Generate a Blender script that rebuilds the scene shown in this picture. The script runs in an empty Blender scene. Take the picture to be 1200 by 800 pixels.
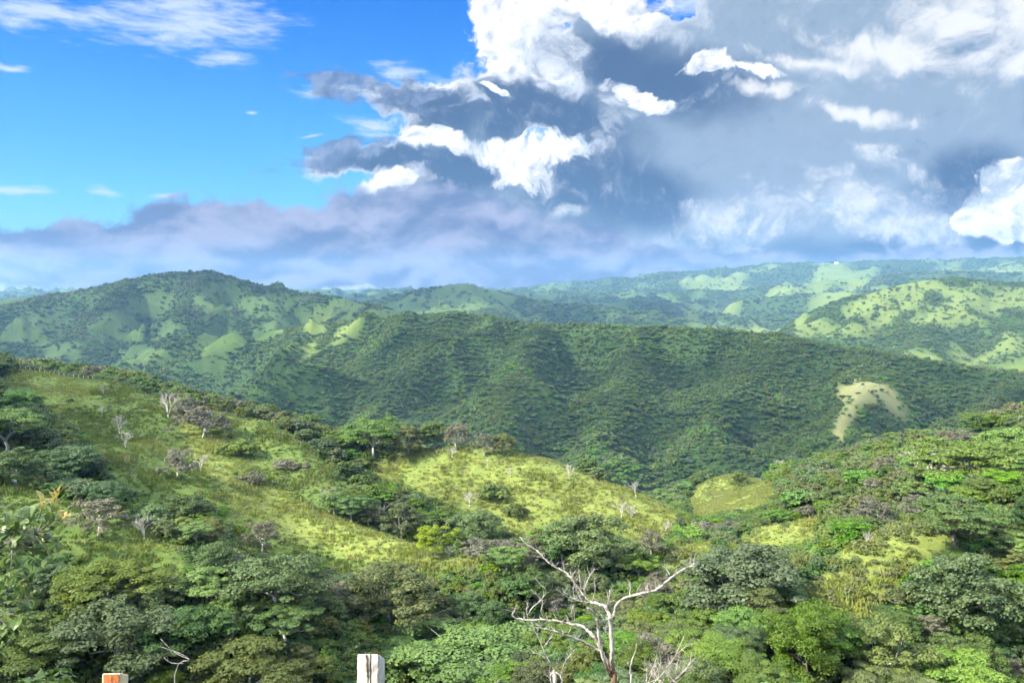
import bpy, math, random
import numpy as np
from mathutils import Vector

random.seed(7)
RNG = np.random.default_rng(7)
C = bpy.context.scene.collection
SC = bpy.context.scene

# ------------------------------------------------------------------ camera
W_, H_, F_ = 1200.0, 800.0, 942.0           # photograph's frame and focal length in its pixels
PITCH = -math.atan((400 - 345) / F_)
cam_d = bpy.data.cameras.new('camera')
cam_d.sensor_width = 36.0
cam_d.lens = 36.0 * F_ / W_
cam_d.clip_start = 0.1
cam_d.clip_end = 60000
cam = bpy.data.objects.new('camera', cam_d)
C.objects.link(cam)
cam.location = (0, 0, 0)
cam.rotation_euler = (math.radians(90) + PITCH, 0, 0)
SC.camera = cam

# ------------------------------------------------------------------ light settings
SUN_DIR = Vector((-0.74, -0.36, 0.60)).normalized()      # towards the sun
SUN_EL = math.asin(SUN_DIR.z)
SUN_AZ = math.atan2(SUN_DIR.x, SUN_DIR.y)
EXPOSURE = 1.85
SKY_STRENGTH = 0.12
SC.view_settings.view_transform = 'Standard'
SC.view_settings.look = 'None'
SC.view_settings.exposure = EXPOSURE
SC.view_settings.gamma = 1
SC.view_settings.use_curve_mapping = False
cy = SC.cycles
cy.use_denoising = True
cy.max_bounces = 6
cy.diffuse_bounces = 3
cy.glossy_bounces = 2
cy.transmission_bounces = 4
cy.transparent_max_bounces = 8
cy.volume_bounces = 0
cy.use_adaptive_sampling = True
cy.adaptive_threshold = 0.03
cy.adaptive_min_samples = 8

sun_d = bpy.data.lights.new('sun', 'SUN')
sun_d.energy = 4.0
sun_d.angle = math.radians(0.5)
sun_d.color = (1.0, 0.93, 0.80)
sun = bpy.data.objects.new('sun', sun_d)
C.objects.link(sun)
sun.rotation_euler = (-SUN_DIR).to_track_quat('-Z', 'Y').to_euler()

def lin(c):
    def f(v):
        v = v / 255.0
        return v / 12.92 if v <= 0.04045 else ((v + 0.055) / 1.055) ** 2.4
    return tuple(f(v) for v in c)

def ray(px, py):
    x, y = (px - 600) / F_, (400 - py) / F_
    d = Vector((x, math.cos(PITCH) - y * math.sin(PITCH), math.sin(PITCH) + y * math.cos(PITCH)))
    return d
def azel(px, py):
    d = ray(px, py)
    return math.degrees(math.atan2(d.x, d.y)), math.degrees(math.atan2(d.z, math.hypot(d.x, d.y)))

# ------------------------------------------------------------------ node helper
class NT:
    def __init__(s, tree):
        s.t = tree; s.n = tree.nodes; s.l = tree.links
    def _in(s, sock, v):
        if v is None: return
        if isinstance(v, bpy.types.NodeSocket): s.l.new(v, sock)
        else: sock.default_value = v
    def node(s, typ, ins=None, **props):
        n = s.n.new(typ)
        for k, v in props.items(): setattr(n, k, v)
        if ins:
            for k, v in ins.items(): s._in(n.inputs[k], v)
        return n
    def m(s, op, a, b=None, c=None, clamp=False):
        n = s.n.new('ShaderNodeMath'); n.operation = op; n.use_clamp = clamp
        s._in(n.inputs[0], a); s._in(n.inputs[1], b); s._in(n.inputs[2], c)
        return n.outputs[0]
    def vm(s, op, a, b=None, out=0):
        n = s.n.new('ShaderNodeVectorMath'); n.operation = op
        s._in(n.inputs[0], a)
        if op == 'SCALE': s._in(n.inputs['Scale'], b)
        else: s._in(n.inputs[1], b)
        return n.outputs[out]
    def noise(s, vec, scale, detail=4, rough=0.55, out='Fac', dist=0.0, lac=2.0):
        n = s.n.new('ShaderNodeTexNoise')
        s._in(n.inputs['Vector'], vec); s._in(n.inputs['Scale'], scale)
        s._in(n.inputs['Detail'], detail); s._in(n.inputs['Roughness'], rough)
        s._in(n.inputs['Distortion'], dist); s._in(n.inputs['Lacunarity'], lac)
        return n.outputs[out]
    def ss(s, v, a, b, lo=0.0, hi=1.0):
        n = s.n.new('ShaderNodeMapRange'); n.interpolation_type = 'SMOOTHSTEP'
        s._in(n.inputs[0], v); s._in(n.inputs[1], a); s._in(n.inputs[2], b); s._in(n.inputs[3], lo); s._in(n.inputs[4], hi)
        return n.outputs[0]
    def mix(s, f, a, b, mode='MIX'):
        n = s.n.new('ShaderNodeMix'); n.data_type = 'RGBA'; n.blend_type = mode
        s._in(n.inputs[0], f)
        for i, v in ((6, a), (7, b)):
            if isinstance(v, tuple) and len(v) == 3: v = (*v, 1)
            s._in(n.inputs[i], v)
        return n.outputs[2]

# ------------------------------------------------------------------ world: sky and clouds by direction
world = bpy.data.worlds.new('World')
SC.world = world
world.use_nodes = True
wt = world.node_tree
wt.nodes.clear()
T = NT(wt)
sky = T.node('ShaderNodeTexSky', sky_type='NISHITA', sun_disc=False, sun_elevation=SUN_EL, sun_rotation=SUN_AZ,
             air_density=1.0, dust_density=0.3, ozone_density=3.0, altitude=600)
tc = T.node('ShaderNodeTexCoord')
sep = T.node('ShaderNodeSeparateXYZ', {0: tc.outputs['Generated']})
R2D = 57.29578
az = T.m('MULTIPLY', T.m('ARCTAN2', sep.outputs[0], sep.outputs[1]), R2D)
el = T.m('MULTIPLY', T.m('ARCSINE', sep.outputs[2]), R2D)
comb = T.node('ShaderNodeCombineXYZ', {0: az, 1: el, 2: 0.0})
P0 = comb.outputs[0]
PXD = 60.8 / 1000.0   # degrees per photograph pixel near the centre

def warp(vec, scale, amt, detail=4, rough=0.55):
    c = T.noise(vec, scale, detail, rough, out='Color')
    return T.vm('ADD', vec, T.vm('SCALE', T.vm('SUBTRACT', c, (0.5, 0.5, 0.5)), amt))
P1 = warp(warp(P0, 0.09, 5.0, 2), 0.5, 1.1, 2, 0.5)       # billowing
P2 = warp(P0, 0.16, 3.0, 3)
stretch = T.node('ShaderNodeMapping', {0: P0, 3: (0.28, 1.3, 1)})
PW = warp(stretch.outputs[0], 0.5, 0.8, 4)

def blobs(vec, lst, soft=False):
    out = None
    for b in lst:
        px, py, rx, ry = b[:4]
        rot = b[4] if len(b) > 4 else 0
        a, e = azel(px, py)
        mp = T.node('ShaderNodeMapping', {0: vec, 1: (a, e, 0), 2: (0, 0, math.radians(-rot)), 3: (rx * PXD, ry * PXD, 1)}, vector_type='TEXTURE')
        sub = T.vm('MULTIPLY', mp.outputs[0], (1, 1, 0))
        ln = T.vm('LENGTH', sub, out='Value')
        v = T.m('SUBTRACT', 1.0, ln)
        out = v if out is None else T.m('SMOOTH_MAX', out, v, 0.25)
    return out

E2 = 2.0 ** EXPOSURE
def sc(c, k=1.0):
    l = lin(c); return (l[0] / E2 * k, l[1] / E2 * k, l[2] / E2 * k)

n_big = T.noise(P0, 0.11, 4, 0.55)
n_med = T.noise(P1, 0.30, 5, 0.56)
off = T.vm('ADD', P1, (-0.55, 0.75, 0))
n_med2 = T.noise(off, 0.30, 5, 0.56)
relief = T.m('SUBTRACT', n_med, n_med2)                    # lit upper left side of each billow
n_fine = T.noise(P1, 1.3, 4, 0.6)
PH = warp(P1, 0.7, 1.3, 4, 0.62)
n_hi = T.noise(PH, 0.36, 7, 0.64)
n_hi2 = T.noise(T.vm('ADD', PH, (-0.4, 0.55, 0)), 0.36, 7, 0.64)
relief_hi = T.m('SUBTRACT', n_hi, n_hi2)

# clear sky, saturated
hsv = T.node('ShaderNodeHueSaturation', {'Hue': 0.51, 'Saturation': 1.4, 'Value': 0.80, 'Color': sky.outputs[0]})
skyc = T.vm('SCALE', hsv.outputs[0], SKY_STRENGTH)
SKY_TOP, SKY_LOW = sc((30, 118, 232)), sc((88, 192, 250))
col = T.mix(0.8, skyc, T.mix(T.ss(el, 3.0, 22.0), SKY_LOW, SKY_TOP))

# thin wisps
wf = T.m('ADD', blobs(P2, [(60, 10, 130, 16, -4), (200, 10, 90, 18, -5), (225, 30, 120, 26, -8), (262, 64, 42, 10, -5), (472, 82, 42, 12, 3), (20, 221, 40, 7, 0), (8, 69, 20, 5, 0),
              (126, 225, 20, 5, 0), (196, 226, 22, 5, 0), (300, 131, 10, 4, 0), (372, 164, 16, 4, 0), (440, 150, 45, 14, 12), (395, 104, 60, 9, 0),
              (540, 104, 60, 9, 2), (820, 5, 60, 16, 0)]),
         T.m('MULTIPLY', T.m('SUBTRACT', T.noise(PW, 1.6, 6, 0.65), 0.5), 2.2))
col = T.mix(T.ss(wf, -0.05, 1.1, 0, 0.85), col, sc((225, 240, 252)))

# bright sunlit cumulus behind the grey deck
wh = blobs(PH, [(640, -20, 90, 90), (600, 45, 46, 55), (650, 60, 80, 50), (720, 30, 70, 45), (590, 88, 36, 30), (505, 172, 45, 25), (470, 214, 34, 18), (545, 104, 50, 10),
                (620, 200, 110, 50), (750, 100, 95, 40, 12), (830, 75, 70, 30), (885, 84, 50, 20)])
whf = T.m('ADD', T.m('MINIMUM', wh, 0.6), T.m('MULTIPLY', T.m('SUBTRACT', n_hi, 0.5), 2.4))
wcol = T.mix(T.ss(T.m('ADD', T.m('MULTIPLY', relief_hi, 0.8), T.m('MULTIPLY', relief, 0.8)), -0.20, 0.05), sc((196, 208, 230)), sc((255, 255, 255), 1.25))
col = T.mix(T.ss(whf, -0.04, 0.34), col, wcol)

# grey deck: thin edges glow white, thick parts are slate; windows thin it out
dk = blobs(PH, [(505, 124, 80, 24), (640, 132, 130, 42, 12), (760, 85, 150, 48, 18), (560, 150, 100, 30), (480, 192, 120, 13, -3), (540, 205, 80, 26), 
                (800, 190, 210, 80), (950, 150, 260, 110), (1100, 170, 170, 100), (900, 30, 160, 70), (1030, 20, 120, 70), (1150, 40, 150, 110), (700, 250, 170, 50), (1240, 130, 120, 60), (560, 225, 120, 25),
                (690, 36, 56, 16, 30), (720, 62, 46, 10, 25), (1000, 290, 400, 60)])
win = blobs(PH, [(628, 180, 62, 16, -4), (606, 205, 34, 20, 0), (506, 170, 28, 13), (466, 213, 24, 8), (750, 120, 32, 10, 28), (818, 80, 30, 12, 0), (885, 84, 34, 6, 8),
                 (780, 12, 24, 16), (585, 110, 24, 5, 20)])
winf = T.m('MAXIMUM', T.m('ADD', win, T.m('MULTIPLY', T.m('SUBTRACT', n_hi2, 0.44), 3.0)), 0.0)
dkf = T.m('SUBTRACT', T.m('ADD', T.m('MULTIPLY', dk, 1.7), T.m('MULTIPLY', T.m('SUBTRACT', n_hi, 0.5), 2.8)), T.m('MULTIPLY', winf, 1.9))
dark = blobs(P2, [(640, 140, 130, 50, 12), (760, 85, 130, 42, 18), (500, 130, 90, 40), (470, 192, 130, 25), (680, 210, 90, 60), (745, 235, 80, 45), (1130, 215, 50, 40), (1050, 300, 260, 26), (545, 205, 80, 35), (395, 110, 50, 25)])
dcol = T.mix(T.ss(T.m('ADD', T.m('ADD', dark, T.m('MULTIPLY', T.m('SUBTRACT', n_big, 0.5), 0.9)), T.m('MULTIPLY', T.m('SUBTRACT', n_hi, 0.5), 0.7)), -0.35, 0.55), sc((160, 182, 208)), sc((84, 112, 154)))
dcol = T.mix(T.ss(T.m('ADD', T.m('MULTIPLY', relief_hi, 0.7), T.m('MULTIPLY', T.m('SUBTRACT', n_big, 0.5), 0.35)), 0.0, 0.22, 0, 0.45), dcol, sc((196, 212, 230)))
dcol = T.mix(T.ss(relief_hi, -0.02, -0.26, 0, 0.35), dcol, sc((92, 116, 155)))
glow = T.m('ADD', blobs(P1, [(1185, 20, 80, 60), (1060, 66, 120, 22, 20), (1130, 30, 90, 26, 20), (1195, 85, 46, 20), (960, 70, 90, 12, 10), (1010, 130, 60, 10, 20), (900, 105, 50, 10, 0)]),
            T.m('ADD', T.m('MULTIPLY', T.m('SUBTRACT', n_hi, 0.5), 1.6), T.m('MULTIPLY', relief_hi, 1.2)))
dcol = T.mix(T.ss(glow, -0.05, 0.9, 0, 0.9), dcol, sc((252, 253, 255), 1.05))
dcol = T.mix(T.ss(dkf, 0.04, 0.85, 1, 0), dcol, sc((228, 236, 248), 1.05))
col = T.mix(T.ss(dkf, -0.15, 0.42), col, dcol)

# soft white billows inside the deck on the right
sb = T.m('ADD', blobs(P1, [(885, 262, 110, 24, 8), (1000, 245, 90, 34, 0), (1080, 258, 70, 26), (985, 215, 50, 26, 25), (780, 290, 90, 22, 10), (1060, 190, 60, 16, 30), (870, 290, 40, 14),
                           (640, 262, 70, 12, -35)]),
         T.m('MULTIPLY', T.m('SUBTRACT', n_hi, 0.5), 1.9))
col = T.mix(T.ss(sb, 0.05, 0.8, 0, 0.85), col, T.mix(T.ss(relief_hi, -0.16, 0.14), sc((160, 184, 212)), sc((246, 250, 253), 1.05)))
rc = T.m('ADD', blobs(P1, [(1195, 215, 42, 32), (1160, 236, 34, 20), (1215, 235, 60, 34)]), T.m('MULTIPLY', T.m('SUBTRACT', n_hi, 0.5), 1.3))
col = T.mix(T.ss(rc, 0.0, 0.14), col, T.mix(T.ss(T.m('ADD', relief_hi, T.m('MULTIPLY', rc, -0.08)), -0.16, 0.08), sc((190, 208, 228)), sc((255, 255, 252), 1.25)))

# small torn lilac scraps left of the deck
scr = T.m('ADD', T.m('MINIMUM', blobs(PH, [(388, 112, 52, 20, 4), (400, 185, 90, 14, -6), (480, 120, 60, 26, 0)]), 0.5), T.m('ADD', T.m('MULTIPLY', T.m('SUBTRACT', n_hi, 0.5), 2.4), T.m('MULTIPLY', T.m('SUBTRACT', T.noise(PW, 1.2, 4, 0.6), 0.5), 1.6)))
col = T.mix(T.ss(scr, 0.05, 0.6, 0, 0.9), col, T.mix(T.ss(relief_hi, -0.1, 0.14), sc((104, 128, 172)), sc((150, 170, 208))))
# low lilac-grey bank along the horizon
bank = T.m('ADD', T.m('MAXIMUM', blobs(P1, [(100, 300, 260, 54), (300, 285, 140, 56), (430, 285, 180, 66), (520, 275, 140, 60), (640, 300, 150, 50), (-200, 310, 300, 50), (760, 315, 160, 34)]),
                     T.m('MULTIPLY', T.m('SUBTRACT', 3.0, el), 0.3)), T.m('MULTIPLY', T.m('SUBTRACT', n_hi, 0.5), 1.0))
PB = T.node('ShaderNodeMapping', {0: P2, 3: (0.55, 1.15, 1)}).outputs[0]
nb1 = T.noise(PB, 0.30, 4, 0.5); nb2 = T.noise(T.vm('ADD', PB, (-0.3, 0.9, 0)), 0.30, 4, 0.5)
blt = T.m('ADD', T.m('ADD', T.m('MULTIPLY', T.m('SUBTRACT', nb1, nb2), 0.9), T.m('MULTIPLY', relief_hi, 0.22)), T.m('MULTIPLY', T.m('SUBTRACT', n_big, 0.52), 0.30))
bcol = T.mix(T.ss(blt, -0.13, 0.13), sc((112, 130, 174)), sc((184, 188, 216)))
bcol = T.mix(T.ss(blt, 0.10, 0.3, 0, 0.6), bcol, sc((206, 214, 236)))
col = T.mix(T.ss(bank, 0.0, 0.22), col, bcol)
# white gaps low in the bank at the far left, over the mountain, and above the far ridge
gp = T.m('ADD', blobs(PH, [(12, 330, 40, 14), (42, 328, 22, 7), (400, 338, 70, 5, 0)]), T.m('MULTIPLY', T.m('SUBTRACT', n_hi, 0.5), 2.6))
col = T.mix(T.ss(gp, 0.0, 0.7, 0, 0.8), col, sc((236, 243, 252)))
# overhead, above the picture: unseen broken cloud and blue, brightened to add fill light
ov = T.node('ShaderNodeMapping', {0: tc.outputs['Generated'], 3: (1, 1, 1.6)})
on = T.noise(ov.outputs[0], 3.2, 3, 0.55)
ov_fill = T.mix(T.ss(on, 0.42, 0.60), T.vm('SCALE', sky.outputs[0], SKY_STRENGTH * 1.2), (1.46, 1.44, 1.42))
col = T.mix(T.ss(el, 22.0, 27.0), col, ov_fill)
bg = T.node('ShaderNodeBackground', {'Color': col, 'Strength': 1.0})
wo = T.node('ShaderNodeOutputWorld', {0: bg.outputs[0]})
try:
    world.cycles.sampling_method = 'MANUAL'; world.cycles.sample_map_resolution = 512
except Exception: pass

# ------------------------------------------------------------------ noise in numpy
def _hash(ix, iy, seed):
    h = (ix.astype(np.int64) * 374761393 + iy.astype(np.int64) * 668265263 + seed * 974634777) & 0xFFFFFFFF
    h = ((h ^ (h >> 13)) * 1274126177) & 0xFFFFFFFF
    return ((h ^ (h >> 16)) & 0xFFFF) / 65535.0
def gnoise(x, y, seed=0):
    ix, iy = np.floor(x), np.floor(y)
    fx, fy = x - ix, y - iy
    ux, uy = fx * fx * fx * (fx * (fx * 6 - 15) + 10), fy * fy * fy * (fy * (fy * 6 - 15) + 10)
    def g(dx, dy):
        a = _hash(ix + dx, iy + dy, seed) * 6.2831853
        return np.cos(a) * (fx - dx) + np.sin(a) * (fy - dy)
    a, b, c, d = g(0, 0), g(1, 0), g(0, 1), g(1, 1)
    return (a + (b - a) * ux + (c - a) * uy + (a - b - c + d) * ux * uy) * 1.5
def fbm(x, y, lam, octs=4, seed=0, gain=0.5):
    s = 0; a = 1.0; f = 1.0 / lam
    for i in range(octs):
        s = s + a * gnoise(x * f + 17.3 * i, y * f - 9.1 * i, seed + i); a *= gain; f *= 2.03
    return s
def ridged(x, y, lam, octs=4, seed=0):
    s = 0; a = 1.0; f = 1.0 / lam; w = 1.0
    for i in range(octs):
        n = 1 - np.abs(gnoise(x * f + 5.7 * i, y * f + 3.3 * i, seed + i)) * 1.6
        n = np.clip(n, 0, 1) ** 2 * w
        s = s + a * n; w = np.clip(n * 1.6, 0, 1); a *= 0.5; f *= 2.1
    return s / 1.6
def smooth01(v, a, b):
    t = np.clip((v - a) / (b - a), 0, 1)
    return t * t * (3 - 2 * t)

# ------------------------------------------------------------------ the land: crest lines (px, py, distance), slope towards and away from the viewer
def wp(px, py, d):
    r = ray(px, py)
    return (r.x / r.y * d, d, r.z / r.y * d)
RIDGES = [
 # pts, slope on the right-hand side of the line, slope on its left-hand side, rounding (m)
 # foreground to mid distance
 ([(-260,420,330),(-100,422,350),(0,432,345),(60,439,338),(120,447,330),(190,470,315),(270,492,305),(340,512,300),(400,527,300),(450,535,302)], .22, .55, 10),
 ([(450,535,302),(480,528,300),(560,522,300),(620,538,292),(700,568,280),(780,602,268),(830,640,262)], .52, .5, 7),
 ([(-300,425,430),(0,430,412),(100,438,396),(170,455,380),(250,476,360),(330,497,345),(400,516,335),(460,532,325)], .2, .5, 12),
 ([(215,480,305),(240,520,285),(290,556,262),(350,592,240),(420,622,220),(500,647,202),(565,660,192),(600,690,180)], .46, .66, 3),
 ([(300,492,300),(340,517,285),(375,552,265),(392,582,250)], .5, .55, 5),
 ([(-120,545,190),(-50,555,190),(0,562,188),(60,583,182),(130,604,176),(215,640,168),(260,670,160)], .42, .55, 5),
 ([(-120,470,240),(0,490,238),(60,520,232),(100,552,226)], .3, .4, 8),
 ([(640,660,200),(700,655,205),(780,664,205),(800,650,212),(850,640,222)], .35, .35, 6),
 ([(850,648,245),(900,617,240),(950,612,238),(1000,625,232)], .4, .5, 5),
 ([(800,580,520),(850,560,522),(900,568,515),(960,585,500)], .4, .5, 8),
 ([(1400,430,430),(1200,497,400),(1100,517,380),(1020,545,362),(950,583,345),(880,622,322),(820,650,310)], .5, .42, 12),
 ([(1400,520,180),(1200,592,165),(1100,622,155),(1040,640,150),(990,668,142),(940,720,126),(880,780,112),(840,830,100)], .5, .5, 5),
 ([(1300,470,270),(1200,530,255),(1130,560,248),(1060,600,240),(1000,640,225)], .4, .45, 8),
 # forested hill
 ([(200,400,2000),(380,380,1750),(440,376,1650),(540,367,1550),(620,380,1500),(690,380,1480),(760,383,1450),(830,386,1420),(900,392,1400),(1000,410,1350),(1100,426,1300),(1200,438,1250),(1350,455,1200),(1700,470,1200)], .36, .4, 30),
 ([(540,372,1550),(500,410,1400),(450,465,1200),(420,500,1050)], .42, .42, 30),
 ([(760,388,1450),(730,440,1220),(700,510,1000),(690,560,850)], .40, .40, 30),
 ([(640,385,1490),(600,430,1250),(590,500,1000)], .42, .42, 25),
 ([(900,396,1400),(880,430,1250),(840,480,1080),(820,520,950)], .40, .40, 25),
 ([(1000,412,1350),(1030,440,1180),(1010,452,1080),(1000,470,1000),(960,520,880),(900,570,760)], .38, .38, 25),
 ([(1200,440,1250),(1180,470,1000),(1120,500,850),(1060,530,720)], .38, .38, 25),
 # left mountain
 ([(-700,350,2600),(-300,345,2600),(0,352,2600),(80,342,2600),(150,329,2600),(190,321,2600),(240,318,2600),(300,333,2550),(340,340,2500),(400,350,2400),(450,362,2200),(560,385,2000)], .42, .4, 30),
 ([(240,322,2600),(235,360,2350),(210,400,2150),(180,440,1900)], .46, .46, 20),
 ([(300,336,2550),(310,370,2300),(330,400,2050),(345,430,1850),(340,470,1600)], .46, .46, 20),
 ([(400,352,2400),(410,385,2150),(400,430,1850),(380,480,1500)], .45, .45, 20),
 ([(150,332,2600),(120,380,2300),(60,420,2000)], .46, .46, 20),
 ([(0,356,2600),(-60,390,2300),(-150,420,2000)], .46, .46, 20),
 # ranges behind
 ([(380,360,3800),(440,353,3800),(475,343,3800),(545,332,3700),(590,346,3700),(640,353,3600),(760,366,3500),(850,385,3300)], .3, .3, 40),
 ([(545,334,3700),(560,362,3200),(600,380,2900)], .34, .34, 30),
 ([(300,352,9000),(500,349,8600),(600,338,8200),(660,330,8200),(700,328,8200),(760,320,8000),(800,318,8000),(850,314,7900),(900,309,7800),(960,308,7800),(1000,306,7600),(1100,304,7600),(1200,301,7500),(1400,296,7500),(1900,300,7500)], .16, .3, 90),
 ([(620,352,6000),(700,344,6000),(760,346,5800),(820,338,5800),(880,346,5500)], .2, .25, 60),
 ([(880,338,5600),(960,330,5500),(1040,322,5400),(1120,318,5400),(1180,320,5400),(1300,312,5400)], .17, .3, 60),
 ([(600,365,4500),(680,357,4500),(740,352,4400),(800,362,4300),(860,370,4100),(930,374,4000)], .22, .3, 50),
 ([(860,352,4700),(940,345,4600),(1020,340,4500),(1090,338,4300)], .2, .3, 50),
 ([(860,404,2200),(930,388,2450),(1000,358,2700),(1040,338,2750),(1070,331,2800),(1120,326,2800),(1160,333,2800),(1250,330,2900),(1500,326,3000)], .32, .35, 35),
 ([(1060,334,2780),(1030,356,2500),(980,390,2250)], .36, .36, 25),
 ([(1120,330,2800),(1115,360,2450),(1090,395,2150),(1040,425,1900)], .36, .36, 25),
 ([(1200,336,2850),(1210,370,2400),(1180,410,2000)], .36, .36, 25),
]
RID = [(np.array([wp(*p) for p in pts]), sr, sl, r) for pts, sr, sl, r in RIDGES]
FLOOR_Y = np.array([-60000, -60, -8, 2, 4.7, 10, 22, 50, 90, 130, 180, 260, 400, 600, 800, 1500, 2200, 3500, 6000, 9000, 14000, 60000])
FLOOR_Z = np.array([30, 8, -1.5, -1.72, -3.3, -6.9, -14.5, -32, -56, -73, -88, -104, -150, -195, -225, -235, -215, -160, 10, 60, 0, 0])

def height(x, y):
    x = np.asarray(x, float); y = np.asarray(y, float)
    r = np.hypot(x, y)
    # gentle domain warp so crests do not run ruler straight
    wa = np.clip(0.012 * r, 0, 40)
    xw = x + wa * fbm(x, y, 260, 2, 11) * smooth01(r, 100, 400)
    yw = y + wa * fbm(x, y, 260, 2, 23) * smooth01(r, 100, 400)
    h = np.interp(yw, FLOOR_Y, FLOOR_Z) + 0.0
    h = np.where(y < 40, h + 0.25 * gnoise(x * .3, y * .3, 3) * smooth01(r, 3, 10), h)
    k = np.clip(0.012 * r, 1.0, 22)
    dmin = np.full(x.shape, 1e9)
    for P, sr, sl, rr in RID:
        best = np.full(x.shape, -1e9); bd = np.full(x.shape, 1e9)
        zmax = P[:, 2].max(); reach = 420 / min(sr, sl) + 50
        lo, hi = P.min(0), P.max(0)
        if hi[1] < 500: reach = 150 / min(sr, sl)
        msk = (xw > lo[0] - reach) & (xw < hi[0] + reach) & (yw > lo[1] - reach) & (yw < hi[1] + reach)
        if not msk.any(): continue
        X, Y = xw[msk], yw[msk]
        bh = np.full(X.shape, -1e9); bdd = np.full(X.shape, 1e9)
        for a, b in zip(P[:-1], P[1:]):
            ex, ey = b[0] - a[0], b[1] - a[1]; L = math.hypot(ex, ey)
            t = np.clip(((X - a[0]) * ex + (Y - a[1]) * ey) / (L * L), 0, 1)
            dx, dy = X - (a[0] + t * ex), Y - (a[1] + t * ey)
            d = np.hypot(dx, dy)
            side = (dx * ey - dy * ex) / (L * np.maximum(d, 1e-6))      # +1 on the right hand
            s = sl + (sr - sl) * (0.5 + 0.5 * side)
            hh = a[2] + t * (b[2] - a[2]) - s * (np.sqrt(d * d + rr * rr) - rr)
            bh = np.maximum(bh, hh); bdd = np.minimum(bdd, d)
        kk = k[msk]; h0 = h[msk]
        dd = np.maximum(kk - np.abs(h0 - bh), 0) / kk
        h[msk] = np.maximum(h0, bh) + dd * dd * kk * 0.25 * smooth01(bdd, 0, 0.05 * r[msk])
        dmin[msk] = np.minimum(dmin[msk], bdd)
    s = smooth01(dmin, 0, np.clip(0.055 * r, 5, 150))
    # gullies and spurs, finer near, broader far
    far = smooth01(r, 500, 1300)
    vf = smooth01(r, 3000, 5200)
    n1 = ridged(x + 70 * gnoise(x / 260, y / 260, 5), y + 60 * gnoise(x / 240 + 9, y / 240, 6), 380, 5, 31) - 0.55
    n2 = ridged(x, y, 900, 4, 57) - 0.75
    n0 = fbm(x, y, 45, 4, 71)
    h = h + s * (far * (1 - 0.5 * vf) * (n1 - 0.2 + 0.25 * fbm(x, y, 700, 2, 88)) * (72 + 75 * smooth01(-x / np.maximum(y, 1), .12, .25)) + vf * n2 * 120)
    h = h + (0.35 + 0.65 * s) * n0 * 1.6 * smooth01(r, 40, 160) * (1 - far)
    h = h + fbm(x, y, 9, 3, 77) * 0.22 * smooth01(r, 20, 80) * (1 - smooth01(r, 300, 600))
    h = h - (1 - smooth01(y, -200, -60)) * 0
    return h

# polar sheet round the viewer: fine ahead, coarse behind, out past the horizon
A_F = np.radians(np.linspace(-47, 47, 641))
A_B = np.radians(np.linspace(47, 313, 70))[1:-1]
ANG = np.concatenate([A_F, A_B])
RAD = np.concatenate([[0.6, 1.0], np.geomspace(1.5, 9900, 800)])
NA, NR = len(ANG), len(RAD)
gx = np.outer(RAD, np.sin(ANG)); gy = np.outer(RAD, np.cos(ANG))
GZ = height(gx.ravel(), gy.ravel()).reshape(NR, NA)
LR = np.log(RAD)
def ground(x, y):
    """height of the sheet itself, by interpolation in the fine sector"""
    x = np.asarray(x, float); y = np.asarray(y, float)
    a = np.clip((np.arctan2(x, y) - A_F[0]) / (A_F[1] - A_F[0]), 0, len(A_F) - 1.001)
    lr = np.interp(np.log(np.maximum(np.hypot(x, y), 0.7)), LR, np.arange(NR)); lr = np.clip(lr, 0, NR - 1.001)
    ia, ir = a.astype(int), lr.astype(int); fa, fr = a - ia, lr - ir
    return (GZ[ir, ia] * (1 - fa) * (1 - fr) + GZ[ir, ia + 1] * fa * (1 - fr) + GZ[ir + 1, ia] * (1 - fa) * fr + GZ[ir + 1, ia + 1] * fa * fr)
TT = np.geomspace(3, 9600, 1500)
def hit(px, py, dmin=3.0, dmax=12500):
    """where the sight line through a pixel of the photograph meets the land"""
    r = ray(px, py)
    t = TT[(TT >= dmin) & (TT <= dmax)]
    z = ground(r.x / r.y * t, t)
    below = np.nonzero(r.z / r.y * t < z)[0]
    if len(below) == 0: return None
    i = below[0]; tt = t[i]
    if i > 0:
        d0 = r.z / r.y * t[i - 1] - z[i - 1]; d1 = r.z / r.y * t[i] - z[i]
        tt = t[i - 1] + (t[i] - t[i - 1]) * d0 / (d0 - d1 + 1e-9)
    return (r.x / r.y * tt, tt, float(ground(r.x / r.y * tt, tt)))
CP, SP = math.cos(PITCH), math.sin(PITCH)
def project(x, y, z):
    dpt = y * CP + z * SP; up = -y * SP + z * CP
    dpt = np.maximum(dpt, 0.01)
    return 600 + F_ * x / dpt, 400 - F_ * up / dpt

def in_poly(px, py, poly):
    ins = np.zeros(px.shape, bool); n = len(poly)
    for i in range(n):
        x1, y1 = poly[i]; x2, y2 = poly[(i + 1) % n]
        c = ((y1 > py) != (y2 > py)) & (px < (x2 - x1) * (py - y1) / (y2 - y1 + 1e-9) + x1)
        ins ^= c
    return ins
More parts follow.
